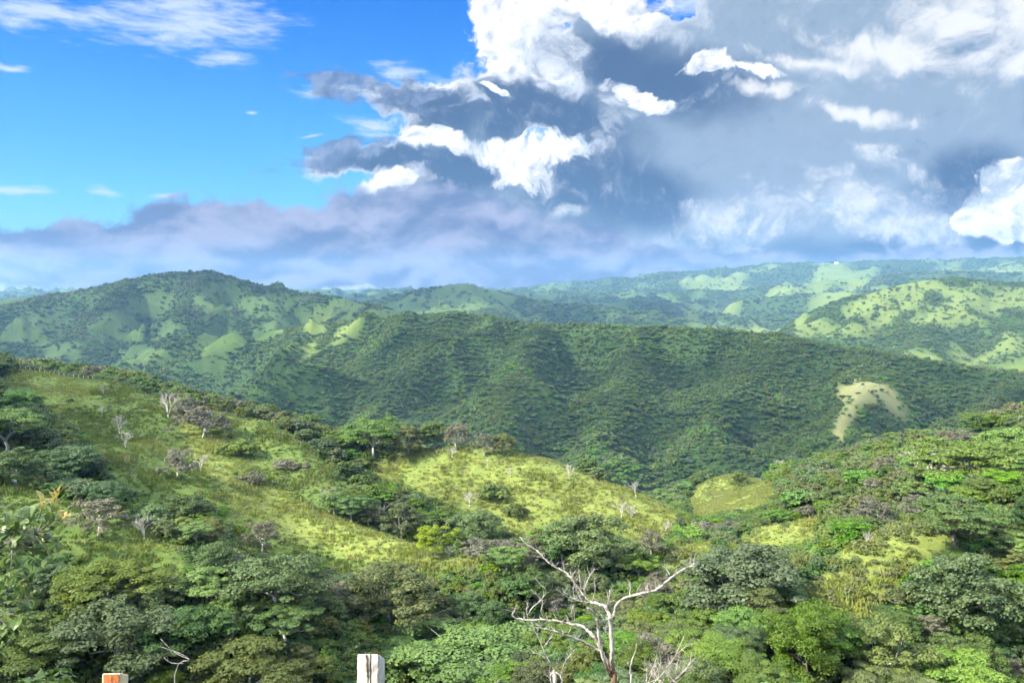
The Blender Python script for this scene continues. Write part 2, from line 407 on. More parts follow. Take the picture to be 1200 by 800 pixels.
# pastures: outline in the photograph plus the range of distances it lies at; value is the kind of ground
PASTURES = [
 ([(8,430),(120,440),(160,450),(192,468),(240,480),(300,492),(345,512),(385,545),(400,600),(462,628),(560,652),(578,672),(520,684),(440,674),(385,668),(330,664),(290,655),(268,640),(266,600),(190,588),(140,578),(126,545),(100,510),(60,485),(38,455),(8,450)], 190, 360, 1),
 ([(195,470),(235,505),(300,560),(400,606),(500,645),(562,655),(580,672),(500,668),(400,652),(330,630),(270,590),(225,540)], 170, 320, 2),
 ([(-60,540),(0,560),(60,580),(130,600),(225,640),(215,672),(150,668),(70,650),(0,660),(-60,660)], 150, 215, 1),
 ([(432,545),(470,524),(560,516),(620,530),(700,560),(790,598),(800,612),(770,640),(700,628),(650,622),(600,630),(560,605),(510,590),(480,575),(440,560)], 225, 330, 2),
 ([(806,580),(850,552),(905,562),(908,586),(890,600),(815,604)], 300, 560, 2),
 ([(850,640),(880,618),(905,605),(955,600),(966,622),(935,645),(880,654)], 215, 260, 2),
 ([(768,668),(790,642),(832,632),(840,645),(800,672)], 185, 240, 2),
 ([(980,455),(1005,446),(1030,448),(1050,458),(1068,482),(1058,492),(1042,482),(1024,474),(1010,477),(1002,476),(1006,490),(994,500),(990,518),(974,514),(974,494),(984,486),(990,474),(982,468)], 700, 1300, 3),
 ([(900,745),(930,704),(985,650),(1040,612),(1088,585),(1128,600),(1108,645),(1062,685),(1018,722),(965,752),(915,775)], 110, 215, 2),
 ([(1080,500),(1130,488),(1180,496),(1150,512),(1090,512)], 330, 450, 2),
 # left mountain
 ([(150,352),(185,340),(205,344),(200,362),(185,375),(150,366)], 1500, 3000, 4),
 ([(100,385),(130,362),(160,372),(168,392),(140,402),(112,398)], 1500, 3000, 4),
 ([(20,378),(60,366),(88,374),(60,384),(24,386)], 1500, 3000, 4),
 ([(226,352),(248,330),(285,340),(275,358),(250,368),(232,366)], 1500, 3000, 4),
 ([(228,402),(248,378),(280,388),(290,406),(262,416),(236,416)], 1500, 3000, 4),
 ([(276,352),(318,344),(352,352),(330,372),(295,376)], 1500, 3000, 4),
 ([(292,382),(330,372),(355,358),(362,370),(330,392),(300,400)], 1500, 3000, 4),
 ([(350,378),(372,360),(388,366),(382,388),(360,392)], 1500, 3000, 5),
 ([(326,420),(350,404),(372,398),(374,412),(350,424),(330,432)], 1300, 3000, 5),
 ([(388,396),(408,378),(428,372),(424,384),(402,402),(390,408)], 1300, 3000, 5),
 ([(136,412),(160,404),(200,410),(195,424),(150,426)], 1500, 3000, 4),
 ([(210,425),(250,418),(262,432),(230,440)], 1500, 3000, 4),
 ([(495,360),(520,351),(550,358),(548,368),(510,364)], 1300, 2500, 5),
 # right-hand sunlit hill
 ([(985,360),(1035,336),(1064,330),(1086,340),(1078,362),(1040,378),(1020,396),(1000,392),(1030,368),(990,376)], 1500, 3300, 5),
 ([(1090,362),(1118,350),(1140,362),(1120,374),(1096,376)], 1500, 3300, 5),
 ([(1130,330),(1180,336),(1240,340),(1240,352),(1170,348)], 1500, 3300, 5),
]
def ground_kind(x, y, z):
    px, py = project(x, y, z)
    r = np.hypot(x, y)
    wob = fbm(x, y, 1, 1, 0) * 0
    jx = fbm(x, y, 28, 2, 91) * 7; jy = fbm(x, y, 28, 2, 97) * 5
    sc_ = np.clip(300 / np.maximum(r, 1), 0.15, 1)
    kind = np.zeros(x.shape)
    for poly, d0, d1, k in PASTURES:
        mk = (y > d0) & (y < d1)
        if not mk.any(): continue
        ins = np.zeros(x.shape, bool)
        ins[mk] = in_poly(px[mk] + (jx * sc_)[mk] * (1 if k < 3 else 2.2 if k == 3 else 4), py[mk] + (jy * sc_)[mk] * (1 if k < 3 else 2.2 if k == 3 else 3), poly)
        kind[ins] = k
    # patchwork of clearings on the far ranges
    f1 = fbm(x, y, 620, 4, 131); f2 = fbm(x, y, 330, 4, 151)
    kind = np.where((y > 3000) & (f1 + 0.5 * f2 > np.where(y < 4300, .42, .12)), 4, kind)
    kind = np.where((y > 3000) & (f1 + .4 * f2 > 0.16) & (px > 790), 5, kind)
    kind = np.where((kind == 0) & (y > 1800) & (y < 3300) & (px > 930) & (f2 > 0.02), 5, kind)
    kind = np.where((kind == 0) & (y > 1800) & (y < 3300) & (px < 470) & (f2 > 0.38), 4, kind)
    return kind

gzf = GZ.ravel(); gxf, gyf = gx.ravel(), gy.ravel()
KIND = ground_kind(gxf, gyf, gzf)

def finish_mesh(name, verts, faces_flat, nper, mat=None, smooth=False, attrs=None):
    me = bpy.data.meshes.new(name)
    nv, nf = len(verts), len(faces_flat) // nper
    me.vertices.add(nv); me.vertices.foreach_set('co', np.asarray(verts, np.float32).ravel())
    me.loops.add(nf * nper); me.loops.foreach_set('vertex_index', np.asarray(faces_flat, np.int32).ravel())
    me.polygons.add(nf)
    me.polygons.foreach_set('loop_start', np.arange(0, nf * nper, nper, dtype=np.int32))
    try: me.polygons.foreach_set('loop_total', np.full(nf, nper, np.int32))
    except Exception: pass
    me.update(calc_edges=True)
    if smooth: me.polygons.foreach_set('use_smooth', np.ones(nf, bool))
    if attrs:
        for k, (typ, dom, arr) in attrs.items():
            at = me.attributes.new(k, typ, dom)
            at.data.foreach_set('value' if typ in ('FLOAT', 'INT') else ('vector' if typ == 'FLOAT_VECTOR' else 'color'), np.asarray(arr).ravel())
    if mat: me.materials.append(mat)
    return me

def new_mat(name):
    m = bpy.data.materials.new(name); m.use_nodes = True
    m.node_tree.nodes.clear()
    return m, NT(m.node_tree)

# ground material: pasture grass, forest floor, dry grass, by the ground attribute
mat_ground, G = new_mat('land')
geo = G.node('ShaderNodeNewGeometry')
pos = geo.outputs['Position']
def attr(N, name): return N.node('ShaderNodeAttribute', attribute_name=name).outputs['Fac']
a_g, a_y, a_d = attr(G, 'pasture'), attr(G, 'sunny_grass'), attr(G, 'dry_grass')
nA = G.noise(pos, 0.045, 6, 0.6); nB = G.noise(pos, 0.45, 5, 0.65); nC = G.noise(pos, 0.006, 5, 0.6)
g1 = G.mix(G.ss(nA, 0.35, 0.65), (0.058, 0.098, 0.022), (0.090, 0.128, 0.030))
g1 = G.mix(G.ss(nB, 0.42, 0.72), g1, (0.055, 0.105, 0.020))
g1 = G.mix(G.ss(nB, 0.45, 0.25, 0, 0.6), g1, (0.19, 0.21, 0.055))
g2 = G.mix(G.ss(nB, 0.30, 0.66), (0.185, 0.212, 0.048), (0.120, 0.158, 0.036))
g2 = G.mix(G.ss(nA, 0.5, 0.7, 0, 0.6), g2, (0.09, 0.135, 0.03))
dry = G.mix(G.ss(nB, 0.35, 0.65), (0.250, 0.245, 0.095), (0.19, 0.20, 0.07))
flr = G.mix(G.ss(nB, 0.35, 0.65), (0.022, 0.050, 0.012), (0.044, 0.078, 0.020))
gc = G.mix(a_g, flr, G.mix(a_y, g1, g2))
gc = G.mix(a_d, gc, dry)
bump = G.node('ShaderNodeBump', {'Strength': 0.45, 'Distance': 0.7, 'Height': G.m('ADD', G.noise(pos, 0.9, 6, 0.7), G.noise(pos, 0.12, 3, 0.6))})
gb = G.node('ShaderNodeBsdfPrincipled', {'Base Color': gc, 'Roughness': 0.9, 'Specular IOR Level': 0.15, 'Normal': bump.outputs[0]})
G.node('ShaderNodeOutputMaterial', {0: gb.outputs[0]})

def build_ground():
    verts = np.stack([gxf, gyf, gzf], 1)
    i = np.arange(NR - 1)[:, None]; j = np.arange(NA)[None, :]; j2 = (j + 1) % NA
    q = np.stack([i * NA + j, i * NA + j2, (i + 1) * NA + j2, (i + 1) * NA + j], -1).reshape(-1, 4)
    verts = np.vstack([verts, [[0, 0, -1.7]]]); ctr = len(verts) - 1
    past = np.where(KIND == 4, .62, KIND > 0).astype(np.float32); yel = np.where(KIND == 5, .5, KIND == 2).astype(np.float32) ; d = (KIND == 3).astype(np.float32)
    def blur(a):
        b = a.reshape(NR, NA).copy()
        for _ in range(2):
            b[1:-1] = (b[:-2] + 2 * b[1:-1] + b[2:]) / 4
            b[:, 1:-1] = (b[:, :-2] + 2 * b[:, 1:-1] + b[:, 2:]) / 4
        return np.append(b.ravel(), 0).astype(np.float32)
    yel = np.maximum(yel, (KIND == 1) * 0.12).astype(np.float32)
    me = finish_mesh('hills', verts, q.ravel(), 4, mat_ground, True,
                     {'pasture': ('FLOAT', 'POINT', blur(past)), 'sunny_grass': ('FLOAT', 'POINT', blur(yel)), 'dry_grass': ('FLOAT', 'POINT', blur(d))})
    o = bpy.data.objects.new('hills', me); C.objects.link(o); o['kind'] = 'structure'
    o['label'] = 'green hills and mountain slopes of the valley'
    return o
ground_obj = build_ground()

# ------------------------------------------------------------------ vegetation building blocks
class Tubes:
    def __init__(s): s.v = []; s.f = []; s.n = 0
    def tube(s, pts, rad, sides=6, cap=True):
        pts = [Vector(p) for p in pts]
        a0 = None; rings = []
        for i, p in enumerate(pts):
            t = (pts[min(i + 1, len(pts) - 1)] - pts[max(i - 1, 0)])
            if t.length < 1e-6: t = Vector((0, 0, 1))
            t.normalize()
            if a0 is None:
                a0 = t.orthogonal().normalized()
            a0 = (a0 - t * a0.dot(t)); a0 = a0.normalized() if a0.length > 1e-6 else t.orthogonal().normalized()
            b = t.cross(a0)
            rings.append(s.n)
            for k in range(sides):
                an = 2 * math.pi * k / sides
                s.v.append(p + (a0 * math.cos(an) + b * math.sin(an)) * rad[i])
            s.n += sides
        for r0, r1 in zip(rings[:-1], rings[1:]):
            for k in range(sides):
                k2 = (k + 1) % sides
                s.f.append((r0 + k, r0 + k2, r1 + k2, r1 + k))
        if cap:
            s.f.append(tuple(rings[-1] + k for k in range(sides))); s.f.append(tuple(rings[0] + k for k in reversed(range(sides))))
    def mesh(s, name, mat):
        me = bpy.data.meshes.new(name)
        me.from_pydata([tuple(v) for v in s.v], [], s.f)
        me.polygons.foreach_set('use_smooth', [True] * len(me.polygons))
        me.materials.append(mat); me.update(); return me

def leaf_material(name, c1, c2, trans=0.35, hv=0.5):
    m, N = new_mat(name)
    oi = N.node('ShaderNodeObjectInfo'); tcn = N.node('ShaderNodeTexCoord')
    nz = N.noise(tcn.outputs['Object'], 0.45, 3, 0.6)
    tone = attr(N, 'tone')
    f = N.m('ADD', N.m('MULTIPLY', tone, 0.45), N.m('MULTIPLY', N.ss(nz, 0.35, 0.65), 0.55), clamp=True)
    colr = N.mix(f, c1, c2)
    h = N.node('ShaderNodeHueSaturation', {'Hue': N.m('MULTIPLY_ADD', oi.outputs['Random'], 0.045, 0.468),
               'Saturation': N.m('MULTIPLY_ADD', N.m('FRACT', N.m('MULTIPLY', oi.outputs['Random'], 17.3)), 0.35, 0.78),
               'Value': N.m('MULTIPLY_ADD', N.m('FRACT', N.m('MULTIPLY', oi.outputs['Random'], 7.7)), 0.8 * hv, 1.0 - 0.4 * hv), 'Color': colr})
    pb = N.node('ShaderNodeBsdfPrincipled', {'Base Color': h.outputs[0], 'Roughness': 0.55, 'Specular IOR Level': 0.3})
    tr = N.node('ShaderNodeBsdfTranslucent', {'Color': N.mix(0.5, h.outputs[0], (0.10, 0.16, 0.012))})
    mx = N.node('ShaderNodeMixShader', {0: trans, 1: pb.outputs[0], 2: tr.outputs[0]})
    N.node('ShaderNodeOutputMaterial', {0: mx.outputs[0]})
    return m
def bark_material(name, c1, c2, scale=3.0, bands=0.0):
    m, N = new_mat(name)
    tcn = N.node('ShaderNodeTexCoord')
    mp = N.node('ShaderNodeMapping', {0: tcn.outputs['Object'], 3: (1, 1, 0.35)})
    n = N.noise(mp.outputs[0], scale, 6, 0.65)
    bc = N.mix(N.ss(n, 0.38, 0.66), c1, c2)
    bp = N.node('ShaderNodeBump', {'Strength': 0.5, 'Distance': 0.02, 'Height': n})
    p = N.node('ShaderNodeBsdfPrincipled', {'Base Color': bc, 'Roughness': 0.85, 'Normal': bp.outputs[0]})
    N.node('ShaderNodeOutputMaterial', {0: p.outputs[0]})
    return m
LEAF = {
 'bright': leaf_material('leaves_bright_green', (0.060, 0.165, 0.012), (0.125, 0.250, 0.022)),
 'mid':    leaf_material('leaves_mid_green', (0.060, 0.118, 0.018), (0.115, 0.180, 0.030)),
 'dark':   leaf_material('leaves_dark_green', (0.032, 0.082, 0.018), (0.068, 0.125, 0.026), 0.25),
 'blue':   leaf_material('leaves_grey_green', (0.062, 0.112, 0.034), (0.105, 0.160, 0.050), 0.25),
 'olive':  leaf_material('leaves_olive', (0.085, 0.120, 0.026), (0.140, 0.165, 0.042)),
 'pale':   leaf_material('leaves_grey_brown', (0.095, 0.098, 0.056), (0.150, 0.142, 0.085), 0.15),
 'lime':   leaf_material('leaves_yellow_green', (0.130, 0.220, 0.020), (0.200, 0.300, 0.045), 0.4),
}
BARK_W = bark_material('bark_pale', (0.36, 0.33, 0.28), (0.62, 0.58, 0.50))
BARK_D = bark_material('bark_brown', (0.06, 0.05, 0.04), (0.20, 0.175, 0.14))

def cards(cen, nrm, size, rng, aspect=1.5, bend=0.0):
    """one rhombic leaf spray per centre, facing nrm"""
    n = len(cen)
    nrm = nrm / np.maximum(np.linalg.norm(nrm, axis=1, keepdims=True), 1e-6)
    t = rng.normal(size=(n, 3)); t -= (t * nrm).sum(1, keepdims=True) * nrm
    t /= np.maximum(np.linalg.norm(t, axis=1, keepdims=True), 1e-6)
    b = np.cross(nrm, t)
    sz = (size * rng.uniform(0.6, 1.35, n))[:, None]
    a = cen - t * sz * aspect * 0.5; c = cen + t * sz * aspect * 0.5
    l = cen + b * sz * 0.5 - nrm * sz * bend + t * sz * rng.uniform(-.15, .15, (n, 1)); r = cen - b * sz * 0.5 - nrm * sz * bend
    return np.stack([a, r, c, l], 1).reshape(-1, 3)

def crown_points(kind, rng, R, H, z0, ncl, nleaf, rcl, flat):
    """clump centres under a domed envelope and leaf positions on every clump"""
    cc = []
    tries = 0
    lob = rng.uniform(0, 6.28, 4); la = rng.uniform(0.08, 0.22, 4)
    while len(cc) < ncl and tries < 4000:
        tries += 1
        an = rng.uniform(0, 6.2832); q = math.sqrt(rng.uniform(0, 1))
        rr = 1 + sum(la[i] * math.cos((i + 2) * an + lob[i]) for i in range(4))
        dome = math.sqrt(max(0.0, 1 - q * q * 0.96))
        if kind == 'umbrella': zz = z0 + H * (0.45 + 0.55 * dome ** 0.7) - H * 0.72 * rng.uniform(0, 1) ** 1.5 * (.35 + .65 * dome)
        else: zz = z0 + H * (0.15 + 0.85 * dome) - H * 0.75 * rng.uniform(0, 1) ** 1.5 * (0.4 + 0.6 * dome)
        p = np.array([math.cos(an) * q * rr * R * 0.86, math.sin(an) * q * rr * R * 0.86, zz])
        if all(np.linalg.norm((p - c) / np.array([1, 1, max(flat, .4)])) > rcl * 0.62 for c in cc): cc.append(p)
        elif tries > 1500 and rng.uniform() < 0.1: cc.append(p)
    cc = np.array(cc)
    per = max(3, nleaf // len(cc))
    d = rng.normal(size=(len(cc), per, 3)); d /= np.linalg.norm(d, axis=2, keepdims=True)
    d[:, :, 2] = np.where(d[:, :, 2] < -0.25, -d[:, :, 2] * 0.9, d[:, :, 2])
    rad = rcl * rng.uniform(0.5, 1.35, (len(cc), 1, 1)) * rng.uniform(0.35, 1.0, (len(cc), per, 1)) ** 0.55
    cen = cc[:, None, :] + d * rad * np.array([1, 1, flat])
    nrm = d * np.array([1, 1, 1 / max(flat, .3) * 0.8]) + np.array([0, 0, 0.5]) + rng.normal(size=d.shape) * 0.55
    tone = np.clip(0.5 + 0.28 * rng.normal(size=(len(cc), 1)) + 0.2 * rng.normal(size=(len(cc), per)), 0, 1)
    return cc, cen.reshape(-1, 3), nrm.reshape(-1, 3), tone.ravel()

def branch_tree(tb, rng, base, height, spread, targets, r0, sides=6, trunk_frac=0.35, lean=0.1, twig=False):
    top = Vector(base) + Vector((rng.uniform(-1, 1) * lean * height, rng.uniform(-1, 1) * lean * height, height * trunk_frac))
    mid = Vector(base).lerp(top, 0.5) + Vector((rng.normal() * .1, rng.normal() * .1, 0))
    tb.tube([Vector(base) - Vector((0, 0, 1.2)), Vector(base), mid, top], [r0 * 1.5, r0 * 1.2, r0 * 0.95, r0 * 0.8], sides)
    if not len(targets): return top
    nm = min(4, len(targets))
    ang = np.arctan2(targets[:, 1], targets[:, 0])
    order = np.argsort(ang); groups = np.array_split(order, nm)
    for g in groups:
        cpt = targets[g].mean(0)
        fork = top.lerp(Vector(cpt), 0.45) + Vector((0, 0, -0.04 * height))
        tb.tube([top, top.lerp(fork, .5) + Vector((rng.normal() * .15, rng.normal() * .15, 0.1)), fork], [r0 * .72, r0 * .5, r0 * .42], max(4, sides - 1))
        for t in g:
            tgt = Vector(targets[t]); k = fork.lerp(tgt, 0.5) + Vector((rng.normal() * .25, rng.normal() * .25, -0.25 + rng.normal() * .1))
            tb.tube([fork, k, tgt], [r0 * .36, r0 * .22, r0 * .08], 4, False)
            if twig:
                for _ in range(twig):
                    s = fork.lerp(tgt, rng.uniform(.35, 1.0)); e = s + Vector((rng.normal() * .6, rng.normal() * .6, abs(rng.normal()) * .7 + .25)) * (height / 9)
                    m2 = s.lerp(e, .5) + Vector((rng.normal() * .1, rng.normal() * .1, 0.03))
                    tb.tube([s, m2, e], [r0 * .12, r0 * .07, r0 * .03], 3, False)
                    for _ in range(3):
                        s2 = s.lerp(e, rng.uniform(.3, .9)); e2 = s2 + Vector((rng.normal() * .35, rng.normal() * .35, abs(rng.normal()) * .35 + .1)) * (height / 9)
                        tb.tube([s2, e2], [r0 * .05, r0 * .02], 3, False)
    return top

# kind: form, leaf material, R, H(crown), z0, clumps, clump radius, flatness, bark, branch radius
KINDS = {
 'umbrella_bright': ('umbrella', 'bright', 5.8, 4.3, 2.4, 46, 1.45, 0.36, BARK_W, 0.26),
 'umbrella_mid':    ('umbrella', 'mid',    5.6, 4.5, 2.3, 46, 1.40, 0.38, BARK_D, 0.24),
 'umbrella_dark':   ('umbrella', 'dark',   5.4, 4.6, 2.0, 48, 1.45, 0.42, BARK_D, 0.26),
 'round_mid':       ('round', 'mid',       4.7, 5.8, 1.4, 52, 1.30, 0.60, BARK_D, 0.22),
 'round_dark':      ('round', 'dark',      4.6, 5.6, 1.4, 54, 1.35, 0.62, BARK_D, 0.24),
 'round_blue':      ('round', 'blue',      5.0, 5.6, 1.5, 54, 1.30, 0.55, BARK_W, 0.22),
 'round_olive':     ('round', 'olive',     5.0, 5.0, 1.6, 46, 1.30, 0.48, BARK_W, 0.22),
 'pale':            ('round', 'pale',      4.8, 5.0, 1.7, 42, 1.05, 0.55, BARK_W, 0.20),
 'lime':            ('round', 'lime',      4.2, 4.4, 1.9, 34, 1.15, 0.55, BARK_W, 0.18),
}
LODS = {'close': (36000, 0.125, 1.7, True), 'near': (15000, 0.205, 1.5, True), 'mid': (2200, 0.56, 1.1, False), 'far': (260, 1.55, 0.5, False)}
def make_tree(kind, lod, seed):
    form, lm, R, H, z0, ncl, rcl, flat, bark, r0 = KINDS[kind]
    nleaf, size, cf, limbs = LODS[lod]
    rng = np.random.default_rng(seed)
    if kind == 'pale': nleaf = int(nleaf * 0.42)
    if kind == 'lime': nleaf = int(nleaf * 0.6)
    cc, cen, nrm, tone = crown_points(form, rng, R * rng.uniform(.9, 1.1), H * rng.uniform(.88, 1.15), z0, int(ncl * cf) if lod != 'far' else 16, nleaf, rcl * (0.86 if lod in ('near', 'close') else 1.15 if lod == 'mid' else 1.5), flat)
    vv = cards(cen, nrm, size, rng, bend=0.12)
    nf = len(cen)
    me = finish_mesh('crown_' + kind, vv, np.arange(nf * 4), 4, LEAF[lm], False, {'tone': ('FLOAT', 'FACE', tone.astype(np.float32))})
    tb = Tubes()
    if limbs:
        tg = cc[rng.permutation(len(cc))[:(26 if kind == 'pale' else 15)]]
        branch_tree(tb, rng, (0, 0, 0), z0 + H * .6, R, tg, r0, 6, 0.38, 0.06, twig=(3 if kind == 'pale' else 0))
    elif lod == 'mid':
        tg = cc[:5]
        branch_tree(tb, rng, (0, 0, 0), z0 + H * .6, R, tg, r0 * 1.1, 4, 0.4, 0.05)
    tm = tb.mesh('trunk_' + kind, bark) if tb.v else None
    return tm, me
def make_bare(seed, vase=True, h=7.0, dens=1.0):
    rng = np.random.default_rng(seed); tb = Tubes()
    def grow(p, d, L, r, dep):
        q = p + d * L * 0.5 + Vector((rng.normal(), rng.normal(), rng.normal())) * L * .05
        e = p + d * L + Vector((rng.normal(), rng.normal(), rng.normal())) * L * .07
        tb.tube([p, q, e], [r, r * .82, r * .62], 6 if dep < 2 else 3, dep == 0)
        if dep >= 4: return
        nb = 3 if dep < 3 else 3
        for i in range(nb):
            an = rng.uniform(0, 6.28)
            side = d.orthogonal().normalized(); side.rotate(__import__('mathutils').Quaternion(d, an))
            spr = rng.uniform(.35, .75) if vase else rng.uniform(.5, 1.0)
            nd = (d + side * spr + Vector((0, 0, .12))).normalized()
            grow(e if i < 2 else q.lerp(e, .4), nd, L * rng.uniform(.62, .84), r * .6, dep + 1)
    base = Vector((0, 0, 0)); r0 = .17 * h / 7
    tb.tube([base - Vector((0, 0, .8)), base, base + Vector((.05, 0, h * .12))], [r0 * 1.3, r0 * 1.1, r0], 7)
    for i in range(3 if vase else 2):
        an = 2.1 * i + rng.uniform(0, 1)
        d = Vector((math.cos(an) * (.35 if vase else .2), math.sin(an) * (.35 if vase else .2), 1)).normalized()
        grow(base + Vector((.05, 0, h * .1)), d, h * .27, r0 * .7, 0)
    return tb.mesh('trunk_bare', BARK_W)

CLOSE = {k: [make_tree(k, 'close', 800 + 31 * n)] for n, k in enumerate(KINDS)}
NEAR = {k: [make_tree(k, 'near', 100 + 7 * i + 31 * n) for i in range(3)] for n, k in enumerate(KINDS)}
BARE = [make_bare(5, True), make_bare(9, True), make_bare(14, False), make_bare(21, False)]

# ------------------------------------------------------------------ where trees can be seen
AF0, DAF = A_F[0], A_F[1] - A_F[0]
CUM = np.maximum.accumulate(GZ[:, :len(A_F)] / RAD[:, None], axis=0)
def sight(x, y, ztop):
    """metres by which a top clears the highest land in front of it"""
    r = np.hypot(x, y); a = np.clip(np.round((np.arctan2(x, y) - AF0) / DAF).astype(int), 0, len(A_F) - 1)
    ir = np.clip(np.interp(np.log(r), LR, np.arange(NR)).astype(int) - 1, 0, NR - 1)
    return ztop - CUM[ir, a] * r
def jitter_grid(d0, d1, step, amax=39.0, jit=0.42, seed=1):
    rng = np.random.default_rng(seed)
    xm = d1 * math.tan(math.radians(amax))
    xs = np.arange(-xm, xm, step); ys = np.arange(d0 * 0.75, d1, step)
    X, Y = np.meshgrid(xs, ys)
    X = X.ravel() + rng.uniform(-jit, jit, X.size) * step; Y = Y.ravel() + rng.uniform(-jit, jit, Y.size) * step
    r = np.hypot(X, Y); m = (r > d0) & (r < d1) & (np.abs(np.degrees(np.arctan2(X, Y))) < amax)
    return X[m], Y[m]

# ------------------------------------------------------------------ trees placed one by one after the photograph
# (px, py of the foot, kind, height in photo pixels, label)
T_ = []
def tr(px, py, kind, hpx, label, wide=1.0): T_.append((px, py, kind, hpx, label, wide))
tr(197, 489, 'bare0', 34, 'white leafless tree shaped like a fan, high on the left pasture near the brown trees', 1.05)
tr(121, 462, 'bare3', 13, 'tiny pale leafless tree just below the crest fence on the left pasture')
tr(120, 488, 'bare2', 16, 'thin pale leafless stem with few twigs, midway down the left pasture')
tr(140, 508, 'bare1', 27, 'upright white leafless tree forked like a V on the left pasture', .8)
tr(147, 525, 'bare2', 25, 'pale grey leafless tree with a rounded head, right below the V-forked white tree', 1.1)
tr(209, 562, 'pale', 36, 'pale speckled bush-like tree standing alone on the lower left pasture', .8)
tr(235, 552, 'bare3', 24, 'slender white leafless sapling beside the sunlit grass spur')
tr(238, 512, 'pale', 36, 'wide grey-brown tree leaning over the upper end of the sunlit grass spur', 1.15)
tr(221, 490, 'pale', 26, 'rounded grey-brown tree just right of the white fan-shaped tree')
tr(283, 531, 'shrub_mid', 18, 'low wide olive bush on the right-hand slope of the grass spur', 1.5)
tr(295, 566, 'shrub_pale', 15, 'small brown bush on the bright crest of the grass spur', 1.3)
tr(337, 548, 'shrub_pale', 11, 'flat pale bush in the shaded gully grass right of the spur', 2.0)
tr(386, 600, 'bare1', 36, 'white-limbed tree at the foot of the gully beside the bright lime tree', .8)
tr(392, 603, 'lime', 30, 'small yellow-green tree with pale trunk behind the middle of the grass spur')
tr(115, 627, 'pale', 44, 'spreading grey tree with several white trunks on the left knoll crest', 1.0)
tr(169, 633, 'bare2', 36, 'crooked white-trunked bare tree at the end of the left knoll', 1.0)
tr(307, 645, 'pale', 36, 'grey thinly leaved tree in the shade below the sunlit spur', .8)
tr(283, 668, 'bare0', 24, 'low fan of white bare twigs below the grey thinly leaved tree')
tr(214, 628, 'lime', 20, 'small fresh green tree in front of the wide dark tree by the knoll')
tr(222, 622, 'umbrella_dark', 50, 'wide dark green flat-topped tree in the hollow behind the left knoll', 1.0)
tr(24, 566, 'round_blue', 48, 'dark grey-green tree at the left edge of the hollow', 1.0)
tr(85, 572, 'umbrella_dark', 54, 'large dark tree with green tiers in the hollow under the left pasture', 1.0)
tr(126, 598, 'umbrella_dark', 40, 'dark tree right of the tiered one, at the hollow bottom', .9)
tr(8, 530, 'umbrella_bright', 62, 'bright green tiered tree at the left edge below the pasture', 1.0)
tr(18, 492, 'umbrella_bright', 40, 'bright green tree at the left edge, higher up beside the pasture', .9)
tr(55, 540, 'round_dark', 42, 'dark rounded tree between the tiered trees and the pasture', .9)
tr(437, 536, 'umbrella_bright', 42, 'big light green tree with white limbs where the left ridge meets the middle hill', .9)
tr(478, 532, 'round_olive', 30, 'olive tree at the upper left corner of the sunny middle hill', .9)
tr(505, 526, 'round_mid', 28, 'green rounded tree on the skyline of the sunny middle hill', .9)
tr(534, 525, 'pale', 28, 'reddish brown rounded tree on the top of the sunny middle hill', 1.0)
tr(567, 533, 'pale', 24, 'pale-stemmed small tree at the right end of the tree row on the middle hill', .8)
tr(590, 530, 'round_olive', 20, 'last small olive tree of the row along the middle hill crest')
tr(598, 558, 'bare3', 13, 'tiny white leafless tree high on the sunny middle hill', 1.2)
tr(571, 546, 'bare2', 11, 'tiny grey bare tree just under the tree row of the middle hill', 1.1)
tr(530, 535, 'bare0', 14, 'little white bare tree below the reddish brown tree', 1.2)
tr(577, 583, 'shrub_mid', 20, 'dark little bush in the middle of the sunny hill face', 1.0)
tr(550, 593, 'bare1', 22, 'thin pale bare tree left of the dark little bush on the hill face', 1.0)
tr(604, 604, 'shrub_mid', 17, 'grey-green bush low on the sunny middle hill', 1.0)
tr(667, 561, 'bare0', 20, 'white bare tree standing on the skyline right of the middle hill top', 1.0)
tr(745, 582, 'bare2', 22, 'grey bare tree on the skyline near the tip of the middle hill', 1.1)
tr(728, 606, 'bare3', 24, 'left one of two thin pale trees near the tip of the middle hill')
tr(740, 609, 'bare1', 22, 'right one of two thin pale trees near the tip of the middle hill', .8)
tr(780, 626, 'bare3', 22, 'slim bare tree at the foot of the middle hill tip')
tr(510, 650, 'lime', 33, 'bright yellow-green tree with a white trunk behind the end of the grass spur', 1.1)
tr(526, 652, 'bare1', 16, 'low cluster of short white stems right of the bright tree with the white trunk', 1.2)
tr(470, 629, 'round_olive', 36, 'pale yellowish tree between the grass spur and the middle hill', .8)
tr(412, 612, 'umbrella_bright', 30, 'vivid green tree behind the grass spur, left of the white bare tree', .9)
tr(446, 618, 'bare0', 30, 'grey-white bare tree next to the pale yellowish tree', .9)
tr(557, 640, 'round_blue', 40, 'bluish green tree in the valley under the sunny middle hill', 1.1)
tr(687, 664, 'round_blue', 56, 'broad round grey-green tree behind the dead tree, with greyish twigs in its crown', 1.25)
tr(655, 662, 'round_dark', 44, 'dark green tree touching the left side of the broad grey-green one', .8)
tr(763, 652, 'pale', 30, 'brownish tree below the tip of the middle hill', .9)
tr(597, 664, 'pale', 32, 'low reddish brown tree left of the broad round grey-green tree', 1.3)
tr(1037, 562, 'pale', 26, 'small brown-headed tree with a pale trunk on the right wooded ridge', .9)
tr(1092, 572, 'bare0', 56, 'large silvery bare tree on the right slope beside the vivid green crown', 1.0)
tr(1075, 556, 'bare1', 40, 'silvery bare tree just left of the large silvery one', 1.0)
tr(1128, 524, 'pale', 20, 'wide flat greyish treetop near the right end of the ridge', 1.8)
tr(1143, 507, 'round_dark', 20, 'compact dark green tree on the crest of the right ridge', 1.1)
tr(1023, 626, 'pale', 40, 'pale umbrella-shaped tree with white forked trunks on the right slope', 1.15)
